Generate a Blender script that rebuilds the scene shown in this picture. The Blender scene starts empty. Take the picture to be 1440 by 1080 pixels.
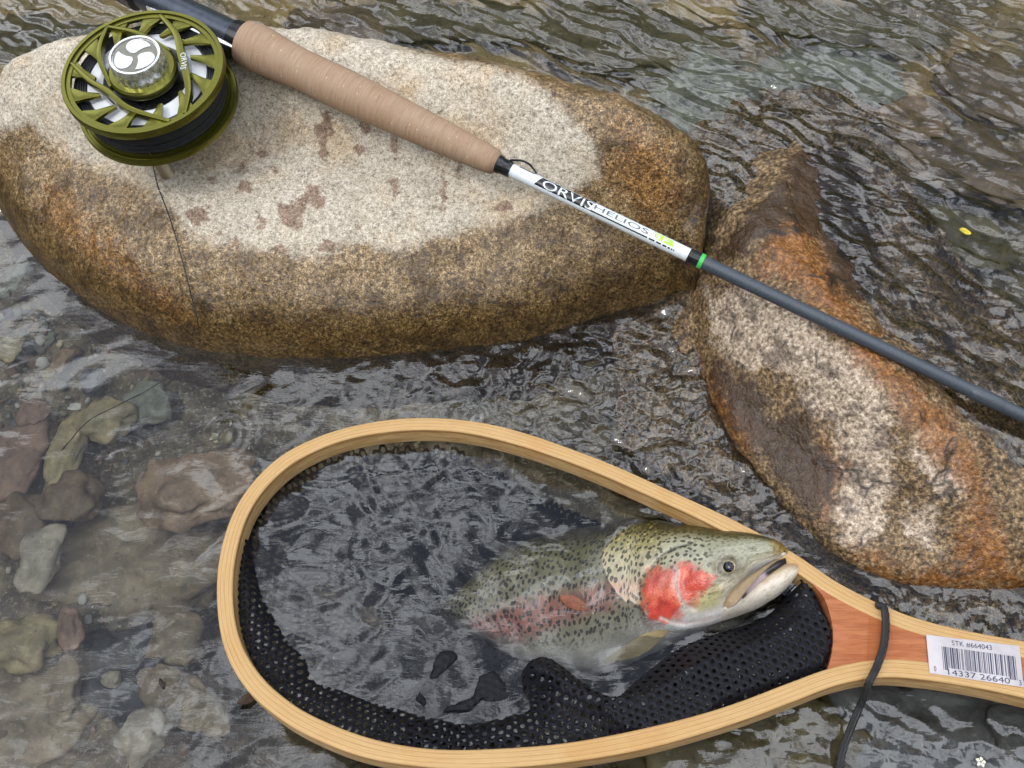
import bpy, bmesh, math, random
import numpy as np
from mathutils import Vector, Matrix

random.seed(7)
RNG = np.random.default_rng(11)
SC = bpy.context.scene
COL = SC.collection
R = math.radians

# ------------------------------------------------------------------ camera
PITCH = R(58.0)
DIST = 0.58
FPX = 720.0 / math.tan(R(29.0))            # focal length in photo pixels (1440 wide)
CAM = np.array([0.0, -DIST * math.cos(PITCH), DIST * math.sin(PITCH)])
FWD = np.array([0.0, math.cos(PITCH), -math.sin(PITCH)])
RGT = np.array([1.0, 0.0, 0.0])
UPV = np.array([0.0, math.sin(PITCH), math.cos(PITCH)])
cam = bpy.data.cameras.new("camera")
cam.angle = R(58.0)
cam.clip_start = 0.02
cam.clip_end = 500.0
camo = bpy.data.objects.new("camera", cam)
COL.objects.link(camo)
camo.location = CAM
camo.rotation_euler = (math.pi / 2 - PITCH, 0, 0)
SC.camera = camo

# ------------------------------------------------------------------ sky, sun, exposure
SUN_EL, SUN_AZ = R(58), R(-125)             # azimuth measured from +Y towards +X
world = bpy.data.worlds.new("World")
SC.world = world
world.use_nodes = True
wn = world.node_tree
wn.nodes.clear()
sky = wn.nodes.new("ShaderNodeTexSky")
sky.sky_type = 'NISHITA'
sky.sun_disc = False
sky.sun_elevation = SUN_EL
sky.sun_rotation = SUN_AZ
sky.air_density = 1.0
sky.dust_density = 4.0
sky.ozone_density = 1.0
hsv = wn.nodes.new("ShaderNodeHueSaturation")
hsv.inputs["Saturation"].default_value = 0.7
bg = wn.nodes.new("ShaderNodeBackground")
bg.inputs["Strength"].default_value = 0.15
wo = wn.nodes.new("ShaderNodeOutputWorld")
wn.links.new(sky.outputs[0], hsv.inputs["Color"])
# broken white cloud all over the sky
tcw = wn.nodes.new("ShaderNodeTexCoord")
cn = wn.nodes.new("ShaderNodeTexNoise")
cn.inputs["Scale"].default_value = 3.0; cn.inputs["Detail"].default_value = 3; cn.inputs["Roughness"].default_value = 0.5
cr = wn.nodes.new("ShaderNodeMapRange"); cr.interpolation_type = 'SMOOTHSTEP'
cr.inputs[1].default_value = 0.43; cr.inputs[2].default_value = 0.55
cm = wn.nodes.new("ShaderNodeMix"); cm.data_type = 'RGBA'
cm.inputs[7].default_value = (16.5, 17.3, 18.5, 1)
wn.links.new(tcw.outputs["Generated"], cn.inputs["Vector"]); wn.links.new(cn.outputs[0], cr.inputs[0])
wn.links.new(cr.outputs[0], cm.inputs[0]); wn.links.new(hsv.outputs[0], cm.inputs[6])
wn.links.new(cm.outputs[2], bg.inputs[0])
wn.links.new(bg.outputs[0], wo.inputs[0])
sun = bpy.data.lights.new("sun", 'SUN')
sun.energy = 0.8
sun.angle = R(14)
sun.color = (1.0, 0.97, 0.92)
suno = bpy.data.objects.new("sun", sun)
COL.objects.link(suno)
sd = Vector((math.sin(SUN_AZ) * math.cos(SUN_EL), math.cos(SUN_AZ) * math.cos(SUN_EL), math.sin(SUN_EL)))
suno.rotation_euler = sd.to_track_quat('Z', 'Y').to_euler()
suno.location = sd * 5
SC.view_settings.view_transform = 'Standard'
SC.view_settings.look = 'None'
SC.view_settings.exposure = 0.30
SC.view_settings.gamma = 1.0
SC.view_settings.use_curve_mapping = False
SC.render.engine = 'CYCLES'
SC.cycles.use_denoising = True
SC.cycles.max_bounces = 8
SC.cycles.transmission_bounces = 6
SC.cycles.glossy_bounces = 3
SC.cycles.diffuse_bounces = 3
SC.cycles.caustics_refractive = True
SC.cycles.caustics_reflective = False
SC.cycles.sample_clamp_indirect = 6.0
SC.cycles.blur_glossy = 0.6

# ------------------------------------------------------------------ geometry helpers
def ray(u, v):
    d = FWD + RGT * ((u - 720.0) / FPX) + UPV * ((540.0 - v) / FPX)
    return d / np.linalg.norm(d)

def W(u, v, z=0.0):
    """photo pixel -> point of the horizontal plane at height z"""
    d = ray(u, v)
    t = (z - CAM[2]) / d[2]
    return CAM + d * t

def WP(u, v, pl):
    """photo pixel -> point of the plane z = a + b x + c y"""
    a, b, c = pl
    d = ray(u, v)
    t = (a + b * CAM[0] + c * CAM[1] - CAM[2]) / (d[2] - b * d[0] - c * d[1])
    return CAM + d * t

def WR(u, v, z, lvl=0.0):
    """photo pixel -> point at height z below the water, the ray bent at the surface"""
    if z >= lvl:
        return W(u, v, z)
    p = W(u, v, lvl)
    d = ray(u, v)
    n = np.array([0, 0, 1.0])
    r = 1 / 1.33
    ci = -d[2]
    t = r * d + (r * ci - math.sqrt(1 - r * r * (1 - ci * ci))) * n
    return p + t * ((z - lvl) / t[2])

def PX(P):
    """world points (n,3) -> photo pixels (n,2)"""
    q = np.asarray(P) - CAM
    z = q @ FWD
    return np.stack([720 + FPX * (q @ RGT) / z, 540 - FPX * (q @ UPV) / z], -1)

_perm = RNG.permutation(512).astype(np.int64)
_perm = np.concatenate([_perm, _perm, _perm])
_ga = RNG.random(2048) * 2 * np.pi
_gx, _gy = np.cos(_ga), np.sin(_ga)

def noise2(x, y):
    x = np.asarray(x, float); y = np.asarray(y, float)
    xi = np.floor(x).astype(np.int64); yi = np.floor(y).astype(np.int64)
    xf = x - xi; yf = y - yi
    u = xf * xf * xf * (xf * (xf * 6 - 15) + 10)
    v = yf * yf * yf * (yf * (yf * 6 - 15) + 10)
    def g(ix, iy, fx, fy):
        h = _perm[_perm[ix & 511] + (iy & 511)]
        return _gx[h] * fx + _gy[h] * fy
    a = g(xi, yi, xf, yf); b = g(xi + 1, yi, xf - 1, yf)
    c = g(xi, yi + 1, xf, yf - 1); d = g(xi + 1, yi + 1, xf - 1, yf - 1)
    return ((a * (1 - u) + b * u) * (1 - v) + (c * (1 - u) + d * u) * v) * 1.5

def fbm(x, y, o=4, gain=0.5):
    s = 0; a = 1.0; f = 1.0
    for k in range(o):
        s = s + a * noise2(x * f + 17.3 * k, y * f - 9.1 * k)
        a *= gain; f *= 2.03
    return s

def psd(x, y, poly, closed=True):
    """signed distance to a polygon, positive inside (or plain distance to an open line)"""
    poly = np.asarray(poly, float)
    n = len(poly)
    best = np.full(np.shape(x), 1e18); ins = np.zeros(np.shape(x), bool)
    for i in range(n if closed else n - 1):
        ax, ay = poly[i][:2]; bx, by = poly[(i + 1) % n][:2]
        dx, dy = bx - ax, by - ay
        L = dx * dx + dy * dy + 1e-18
        t = np.clip(((x - ax) * dx + (y - ay) * dy) / L, 0, 1)
        best = np.minimum(best, (x - ax - t * dx) ** 2 + (y - ay - t * dy) ** 2)
        if closed and ay != by:
            c = (ay > y) != (by > y)
            ins ^= c & (x < (bx - ax) * (y - ay) / (by - ay) + ax)
    d = np.sqrt(best)
    return np.where(ins, d, -d) if closed else d

def sst(a, b, x):
    t = np.clip((np.asarray(x, float) - a) / (b - a), 0, 1)
    return t * t * (3 - 2 * t)

def spline(pts, n, closed=False):
    """Catmull-Rom through pts, n samples evenly spaced along it"""
    P = np.asarray(pts, float)
    m = len(P)
    out = []
    segs = m if closed else m - 1
    for i in range(segs):
        if closed:
            p0, p1, p2, p3 = P[(i - 1) % m], P[i], P[(i + 1) % m], P[(i + 2) % m]
        else:
            p1, p2 = P[i], P[i + 1]
            p0 = P[i - 1] if i > 0 else 2 * p1 - p2
            p3 = P[i + 2] if i + 2 < m else 2 * p2 - p1
        for t in np.linspace(0, 1, 14, endpoint=False):
            out.append(0.5 * ((2 * p1) + (-p0 + p2) * t + (2 * p0 - 5 * p1 + 4 * p2 - p3) * t * t + (-p0 + 3 * p1 - 3 * p2 + p3) * t ** 3))
    out.append(P[0] if closed else P[-1])
    out = np.array(out)
    s = np.concatenate([[0], np.cumsum(np.linalg.norm(np.diff(out, axis=0), axis=1))])
    q = np.linspace(0, s[-1], n + 1 if closed else n)
    r = np.stack([np.interp(q, s, out[:, k]) for k in range(P.shape[1])], -1)
    return r[:-1] if closed else r

def mesh_np(name, V, F, smooth=True):
    """fast mesh from a vertex array and an (n,4) or (n,3) face array, or a list"""
    me = bpy.data.meshes.new(name)
    V = np.asarray(V, np.float32)
    if isinstance(F, np.ndarray):
        k = F.shape[1]
        me.vertices.add(len(V)); me.vertices.foreach_set("co", V.ravel())
        me.loops.add(F.size); me.loops.foreach_set("vertex_index", F.astype(np.int32).ravel())
        me.polygons.add(len(F))
        me.polygons.foreach_set("loop_start", np.arange(0, F.size, k, dtype=np.int32))
        me.polygons.foreach_set("loop_total", np.full(len(F), k, np.int32))
        me.update(calc_edges=True)
    else:
        me.from_pydata([tuple(map(float, v)) for v in V], [], F)
    me.validate()
    me.polygons.foreach_set("use_smooth", np.full(len(me.polygons), smooth))
    me.update()
    return me

def grid_faces(nx, ny, wrapx=False):
    """vertex index = j*nx + i"""
    i = np.arange(nx if wrapx else nx - 1); j = np.arange(ny - 1)
    I, J = np.meshgrid(i, j)
    I = I.ravel(); J = J.ravel(); I2 = (I + 1) % nx
    return np.stack([J * nx + I, J * nx + I2, (J + 1) * nx + I2, (J + 1) * nx + I], -1)

def fattr(me, name, vals):
    a = me.attributes.new(name, 'FLOAT', 'POINT')
    a.data.foreach_set("value", np.asarray(vals, np.float32).ravel())

def cattr(me, name, rgb):
    a = me.attributes.new(name, 'FLOAT_COLOR', 'POINT')
    rgba = np.ones((len(me.vertices), 4), np.float32); rgba[:, :3] = rgb
    a.data.foreach_set("color", rgba.ravel())

def uvattr(me, uv):
    """per-vertex uv"""
    l = me.uv_layers.new(name="UVMap")
    idx = np.zeros(len(me.loops), np.int32); me.loops.foreach_get("vertex_index", idx)
    l.data.foreach_set("uv", np.asarray(uv, np.float32)[idx].ravel())

def link(name, me, m=None, parent=None, label=None, cat=None, group=None, kind=None):
    o = bpy.data.objects.new(name, me)
    COL.objects.link(o)
    if m is not None:
        me.materials.append(m)
    if parent is not None:
        o.parent = parent
    if label: o["label"] = label
    if cat: o["category"] = cat
    if group: o["group"] = group
    if kind: o["kind"] = kind
    return o

def empty(name, loc, label, cat, group=None):
    o = bpy.data.objects.new(name, None)
    COL.objects.link(o)
    o.empty_display_size = 0.02
    o.location = loc
    o["label"] = label; o["category"] = cat
    if group: o["group"] = group
    return o

def frame_of(T, ref):
    T = T / np.linalg.norm(T)
    S = np.cross(T, ref); S /= np.linalg.norm(S)
    return T, S, np.cross(S, T)

class MB:
    """collects shapes into one mesh"""
    def __init__(s): s.V = []; s.F = []; s.n = 0
    def add(s, V, F):
        V = [tuple(map(float, v)) for v in V]
        s.V += V; s.F += [tuple(int(k) + s.n for k in f) for f in F]; s.n += len(V)
    def lathe(s, prof, seg=48, cap=False, flute=None):
        """profile of (r, z) around local Z"""
        V = []; F = []
        m = len(prof)
        for k in range(seg):
            a = 2 * math.pi * k / seg
            for i, (r, z) in enumerate(prof):
                q = r * (flute(a, i) if flute else 1)
                V.append((q * math.cos(a), q * math.sin(a), z))
        for k in range(seg):
            k2 = (k + 1) % seg
            for i in range(m - 1):
                F.append((k * m + i, k2 * m + i, k2 * m + i + 1, k * m + i + 1))
        if cap:
            F.append([k * m for k in range(seg)][::-1]); F.append([k * m + m - 1 for k in range(seg)])
        s.add(V, F)
    def tube(s, pts, rad, seg=10, ref=(0, 0, 1), caps=True):
        P = np.asarray(pts, float); n = len(P)
        rad = np.broadcast_to(np.asarray(rad, float), (n,))
        V = []; F = []
        for i in range(n):
            T = P[min(i + 1, n - 1)] - P[max(i - 1, 0)]
            rf = np.array(ref, float)
            if abs(np.dot(T / np.linalg.norm(T), rf)) > 0.95: rf = np.array([1.0, 0.1, 0])
            T, S, U = frame_of(T, rf)
            for k in range(seg):
                a = 2 * math.pi * k / seg
                V.append(P[i] + rad[i] * (math.cos(a) * S + math.sin(a) * U))
        for i in range(n - 1):
            for k in range(seg):
                k2 = (k + 1) % seg
                F.append((i * seg + k, i * seg + k2, (i + 1) * seg + k2, (i + 1) * seg + k))
        if caps:
            F.append(list(range(seg))[::-1]); F.append([(n - 1) * seg + k for k in range(seg)])
        s.add(V, F)
    def prism(s, poly, z0, z1):
        n = len(poly)
        V = [(x, y, z0) for x, y in poly] + [(x, y, z1) for x, y in poly]
        F = [tuple(range(n))[::-1], tuple(range(n, 2 * n))]
        F += [(i, (i + 1) % n, n + (i + 1) % n, n + i) for i in range(n)]
        s.add(V, F)
    def mesh(s, name, smooth=True, bevel=0.0, M=None):
        V = np.array(s.V)
        if M is not None:
            V = V @ np.array(M.to_3x3()).T + np.array(M.translation)
        me = mesh_np(name, V, s.F, smooth)
        bm = bmesh.new(); bm.from_mesh(me)
        bmesh.ops.recalc_face_normals(bm, faces=bm.faces)
        if bevel:
            ed = [e for e in bm.edges if len(e.link_faces) == 2 and e.calc_face_angle(0) > 0.6]
            bmesh.ops.bevel(bm, geom=ed, offset=bevel, segments=2, affect='EDGES', profile=0.6)
        bm.to_mesh(me); bm.free()
        if smooth:
            me.set_sharp_from_angle(angle=R(38))
        return me

# ------------------------------------------------------------------ material helpers
class NT:
    def __init__(s, name):
        s.m = bpy.data.materials.new(name); s.m.use_nodes = True
        s.t = s.m.node_tree; s.t.nodes.clear()
        s.out = s.n("OutputMaterial")
    def n(s, typ, **kw):
        nd = s.t.nodes.new("ShaderNode" + typ)
        for k, v in kw.items(): setattr(nd, k, v)
        return nd
    def l(s, a, b): s.t.links.new(a, b)
    def put(s, sock, v):
        if v is None: return
        if hasattr(v, "is_output"): s.l(v, sock)
        else:
            if isinstance(v, (tuple, list)) and len(v) == 3 and sock.type == 'RGBA': v = (*v, 1)
            sock.default_value = v
    def pos(s, scale=(1, 1, 1), rot=(0, 0, 0), src="Object"):
        c = s.n("TexCoord"); mp = s.n("Mapping")
        mp.inputs["Scale"].default_value = scale; mp.inputs["Rotation"].default_value = rot
        s.l(c.outputs[src], mp.inputs[0]); return mp.outputs[0]
    def noise(s, vec, scale, detail=4, rough=0.55, dist=0.0, out=0):
        nd = s.n("TexNoise"); s.l(vec, nd.inputs["Vector"])
        nd.inputs["Scale"].default_value = scale; nd.inputs["Detail"].default_value = detail
        nd.inputs["Roughness"].default_value = rough; nd.inputs["Distortion"].default_value = dist
        return nd.outputs[out]
    def vor(s, vec, scale, feature='F1', out="Distance", rnd=1.0):
        nd = s.n("TexVoronoi", feature=feature); s.l(vec, nd.inputs["Vector"])
        nd.inputs["Scale"].default_value = scale; nd.inputs["Randomness"].default_value = rnd
        return nd.outputs[out]
    def ramp(s, fac, stops, interp='LINEAR'):
        nd = s.n("ValToRGB"); cr = nd.color_ramp; cr.interpolation = interp
        while len(cr.elements) < len(stops): cr.elements.new(0.5)
        for e, (p, c) in zip(cr.elements, stops):
            e.position = p; e.color = (*c, 1) if isinstance(c, (tuple, list)) else (c, c, c, 1)
        s.l(fac, nd.inputs[0]); return nd.outputs[0]
    def mix(s, fac, a, b, mode='MIX'):
        nd = s.n("Mix", data_type='RGBA', blend_type=mode)
        s.put(nd.inputs[0], fac); s.put(nd.inputs[6], a); s.put(nd.inputs[7], b); return nd.outputs[2]
    def math(s, op, a, b=None, c=None, clamp=False):
        nd = s.n("Math", operation=op, use_clamp=clamp)
        s.put(nd.inputs[0], a); s.put(nd.inputs[1], b); s.put(nd.inputs[2], c); return nd.outputs[0]
    def rng(s, v, a, b, c=0.0, d=1.0, smooth=True):
        nd = s.n("MapRange", interpolation_type='SMOOTHSTEP' if smooth else 'LINEAR')
        s.put(nd.inputs[0], v)
        for k, x in zip((1, 2, 3, 4), (a, b, c, d)): nd.inputs[k].default_value = x
        return nd.outputs[0]
    def attr(s, name, out="Fac"):
        return s.n("Attribute", attribute_name=name).outputs[out]
    def bump(s, h, strength=0.3, dist=0.001, prev=None):
        nd = s.n("Bump"); nd.inputs["Strength"].default_value = strength; nd.inputs["Distance"].default_value = dist
        s.l(h, nd.inputs["Height"])
        if prev is not None: s.l(prev, nd.inputs["Normal"])
        return nd.outputs[0]
    def bsdf(s, color, rough=0.5, metal=0.0, normal=None, **kw):
        p = s.n("BsdfPrincipled")
        s.put(p.inputs["Base Color"], color); s.put(p.inputs["Roughness"], rough); s.put(p.inputs["Metallic"], metal)
        if normal is not None: s.l(normal, p.inputs["Normal"])
        for k, v in kw.items(): s.put(p.inputs[k.replace("_", " ")], v)
        s.l(p.outputs[0], s.out.inputs[0]); return s.m

def plain(name, color, rough=0.5, metal=0.0, var=0.12, scale=300.0, bump=0.0, **kw):
    t = NT(name)
    p = t.pos()
    n = t.noise(p, scale, 3)
    c = t.mix(t.rng(n, 0.3, 0.7), tuple(x * (1 - var) for x in color), tuple(min(1, x * (1 + var)) for x in color))
    r = t.rng(n, 0.3, 0.7, max(0.02, rough - 0.05), rough + 0.05)
    return t.bsdf(c, r, metal, t.bump(n, bump, 0.0005) if bump else None, **kw)

# ------------------------------------------------------------------ water levels
ZU = 0.054                                   # the pool above the two boulders lies this much higher
DIV = [W(-900, 215, .02)[:2], W(500, 250, .02)[:2], W(960, 345, .03)[:2], W(1000, 400, .03)[:2], W(1100, 500, .04)[:2], W(1250, 640, .04)[:2], W(1500, 760, .03)[:2], W(2600, 1300, .03)[:2]]
def level(x, y):
    """height of the calm water: the lower pool at 0, the upper pool behind the boulders at ZU"""
    d = psd(x, y, DIV, closed=False)
    s = np.full(np.shape(x), -1e9)
    # side of the nearest piece
    best = np.full(np.shape(x), 1e18); side = np.zeros(np.shape(x))
    for (ax, ay), (bx, by) in zip(DIV[:-1], DIV[1:]):
        dx, dy = bx - ax, by - ay
        t = np.clip(((x - ax) * dx + (y - ay) * dy) / (dx * dx + dy * dy), 0, 1)
        q = (x - ax - t * dx) ** 2 + (y - ay - t * dy) ** 2
        sg = np.sign(dx * (y - ay) - dy * (x - ax))
        side = np.where(q < best, sg, side); best = np.minimum(best, q)
    return ZU * sst(-0.030, 0.034, d * side)

# ------------------------------------------------------------------ rod line (straight in space)
ROD_A = W(345, 60, 0.120)
ROD_B = W(1440, 585, 0.058)
RD = ROD_B - ROD_A; ROD_L = np.linalg.norm(RD); RD = RD / ROD_L
def rod_at_px(u):
    """distance along the rod at which it passes photo column u"""
    s = np.linspace(-0.2, 1.2, 4001)
    q = PX(ROD_A[None] + s[:, None] * RD[None])
    return float(np.interp(u, q[:, 0], s))
S_GRIP = rod_at_px(700); S_W0 = rod_at_px(719); S_W1 = rod_at_px(968); S_GR = rod_at_px(986); S_FER = rod_at_px(1395)
def rod_rad(s):
    return np.interp(s, [0, 0.012, 0.03, 0.06, S_GRIP - 0.02, S_GRIP, S_GRIP + 0.001, S_GRIP + 0.01, S_W1, ROD_L, ROD_L + 0.5],
                     [0.0128, 0.0148, 0.0136, 0.0118, 0.0094, 0.0080, 0.0042, 0.0041, 0.0040, 0.0037, 0.003])

# ------------------------------------------------------------------ boulders
def rock_field(poly, H, Rr, p, x, y, skirt=4.5):
    s = psd(x, y, poly)
    t = np.clip(s / Rr, 0, 1)
    dome = (1 - (1 - t) ** p) ** (1 / p)
    z = np.where(s > 0, H * dome, skirt * s * (1 + 3 * np.clip(-s, 0, .05)))
    return z, s

def build_rock(name, poly, Rr, p, wob, rad_fn, s_rng, step, seedoff, tilt=None, rise=None):
    """a boulder as a closed dome; its height is set so that the rod just touches it"""
    ss = np.linspace(*s_rng, 160)
    pts = ROD_A[None] + ss[:, None] * RD[None]
    def hgt(x, y, H):
        z, s = rock_field(poly, H, Rr, p, x, y)
        ins = sst(-0.02, 0.03, s)
        lv = level(x, y)
        n = wob * fbm(x * 9 + seedoff, y * 9, 3) * ins
        n = n + 0.0022 * fbm(x * 38 + seedoff, y * 38, 3) * ins + 0.0007 * fbm(x * 170 + seedoff, y * 170, 3)
        zz = lv + z + n
        if tilt is not None: zz = zz + tilt(x, y) * sst(-0.004, 0.010, s)
        if rise is not None: zz = rise(x, y, zz)
        return zz
    lo, hi = 0.01, 0.2
    for _ in range(30):
        H = (lo + hi) / 2
        pen = -9
        for off in (-0.6, 0, 0.6):
            q = pts + np.array([-RD[1], RD[0], 0])[None] * (rad_fn(ss) * off)[:, None]
            cl = hgt(q[:, 0], q[:, 1], H) - (q[:, 2] - rad_fn(ss) * math.sqrt(1 - off * off))
            pen = max(pen, cl.max())
        if pen > 0.0006: hi = H
        else: lo = H
    P = np.asarray(poly)
    x0, y0 = P.min(0) - 0.05; x1, y1 = P.max(0) + 0.05
    xs = np.arange(x0, x1, step); ys = np.arange(y0, y1, step)
    X, Y = np.meshgrid(xs, ys)
    Z = hgt(X, Y, H)
    Z = np.maximum(Z, -0.16)
    V = np.stack([X, Y, Z], -1).reshape(-1, 3)
    me = mesh_np(name, V, grid_faces(len(xs), len(ys)))
    print(name, "height", round(H, 4))
    return me, V, (lambda x, y: hgt(x, y, H))

def PP(lst, z): return [W(u, v, z)[:2] for u, v in lst]

# outline of the big boulder: its foot in front, its upper edge behind
poly1 = PP([(-60, 190), (-10, 262), (8, 305), (60, 372), (150, 440), (250, 482), (330, 497), (430, 503), (540, 499), (650, 488), (750, 474), (850, 442), (950, 420)], 0.0)
poly1 += PP([(985, 375), (994, 305), (986, 268), (950, 235), (892, 205)], 0.045) + PP([(815, 172), (700, 138), (560, 108)], 0.052)
poly1 += PP([(400, 86), (260, 88), (120, 104), (40, 130), (-30, 160)], 0.055)
poly1 = spline(poly1, 150, closed=True)
me1, V1, h1 = build_rock("boulder", poly1, 0.115, 2.3, 0.004, rod_rad, (0.0, S_W1), 0.0016, 3.1)
poly2 = PP([(984, 378), (971, 425), (974, 470), (990, 530), (1022, 602), (1070, 670), (1130, 740), (1195, 792), (1262, 818), (1340, 826), (1480, 826), (1640, 800)], 0.0)
poly2 += PP([(1700, 640), (1600, 520), (1480, 450), (1385, 400), (1310, 300), (1240, 225), (1180, 185), (1110, 185), (1030, 295)], 0.050)
poly2 = spline(poly2, 150, closed=True)
crest = [W(985, 395, .06)[:2], W(1090, 440, .07)[:2], W(1190, 520, .07)[:2], W(1300, 640, .07)[:2], W(1420, 720, .07)[:2], W(1600, 810, .07)[:2]]
def tilt2(x, y):
    d = psd(x, y, crest, closed=False)
    # falls gently away behind the crest, under the upper pool
    u = sst(0.0, 0.075, d) * (y > np.interp(x, [c[0] for c in crest], [c[1] for c in crest]))
    qx = PX(np.stack([np.ravel(x), np.ravel(y), 0 * np.ravel(x) + .055], -1))
    rb = np.exp(-(psd(qx[:, 0], qx[:, 1], [(1125, 235), (1085, 300), (1040, 370)], closed=False) / 45) ** 2).reshape(np.shape(x))
    return -0.046 * u + 0.006 * rb
EMERGE = [(990, 395), (1018, 330), (1055, 268), (1088, 225), (1125, 215), (1138, 235), (1132, 288), (1160, 350), (1192, 402), (1256, 480), (1330, 565), (1400, 650), (1440, 730), (1300, 640), (1190, 520), (1090, 440)]
def rise2(x, y, zz):
    qx = PX(np.stack([np.ravel(x), np.ravel(y), 0 * np.ravel(x) + .058], -1))
    d = (psd(qx[:, 0], qx[:, 1], EMERGE) + 9 * fbm(np.ravel(x) * 30, np.ravel(y) * 30, 3)).reshape(np.shape(x))
    lv = level(x, y); tg = np.minimum(lv + 0.0035 + 0.00020 * d, lv + 0.010) + 0.002 * fbm(x * 45, y * 45, 3)
    k = 0.004                                      # smooth maximum
    return np.where(d > -170, np.maximum(zz, tg) + np.maximum(k - np.abs(zz - tg), 0) ** 2 / (4 * k), zz)
me2, V2, h2 = build_rock("rock", poly2, 0.085, 2.1, 0.005, lambda s: np.interp(s, [0, 1], [.004, .0036]) * np.ones(np.shape(s)), (S_GR + .02, ROD_L - 0.05), 0.0016, 41.7, tilt2, rise2)

def paint(V, shapes, soft):
    """largest soft-edged cover (in pixels of the traced outlines) at the points V"""
    q = PX(V)
    out = np.full(len(V), -1e3)
    for s in shapes: out = np.maximum(out, psd(q[:, 0], q[:, 1], s))
    return np.clip(out / soft, -1, 1)

# the dry pale top of the boulder; everything lower is stained by the water
dry = [(-30, 215), (0, 190), (40, 175), (95, 215), (150, 245), (205, 262), (240, 300), (265, 330), (300, 345), (350, 352), (400, 358), (455, 362), (500, 346), (560, 352), (620, 335), (690, 318), (760, 292), (800, 278), (838, 250), (842, 215), (825, 180), (790, 140), (730, 105), (640, 85), (560, 62), (500, 20), (100, 20), (-30, 80)]
stain = []
for (u, v, a, b) in [(281, 302, 19, 18), (308, 327, 7, 6), (345, 262, 13, 11), (367, 312, 10, 14), (412, 302, 20, 26), (440, 275, 18, 20), (456, 190, 13, 34), (505, 212, 9, 14), (375, 215, 11, 9), (385, 240, 6, 7), (300, 252, 7, 7), (280, 255, 5, 4), (483, 235, 4, 9), (556, 210, 8, 20), (555, 268, 7, 15), (624, 268, 6, 28), (620, 242, 5, 10), (470, 120, 6, 6), (515, 178, 9, 12), (340, 235, 8, 8), (330, 342, 10, 9), (395, 350, 12, 10), (460, 345, 14, 12), (710, 290, 12, 10), (505, 318, 6, 6), (645, 240, 5, 12), (860, 60, 4, 4), (618, 158, 7, 5), (530, 128, 5, 5)]:
    stain.append([(u + a * math.cos(t) * (1 + .25 * math.sin(3 * t + u)), v + b * math.sin(t) * (1 + .2 * math.cos(2 * t + v))) for t in np.linspace(0, 2 * math.pi, 14, endpoint=False)])
fattr(me1, "dry", paint(V1, [dry], 60))
fattr(me1, "stain", paint(V1, stain, 20))
q1 = PX(V1)
orange = [[(40, 300), (120, 380), (250, 470), (290, 480), (250, 400), (140, 310), (80, 240)], [(860, 150), (960, 200), (980, 300), (900, 330), (850, 250)]]
sd1 = psd(V1[:, 0], V1[:, 1], poly1); fattr(me1, "foot", np.clip(1 - np.maximum(sd1, 0) / 0.03, 0, 1))
fattr(me1, "rust", paint(V1, orange, 50))

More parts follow.
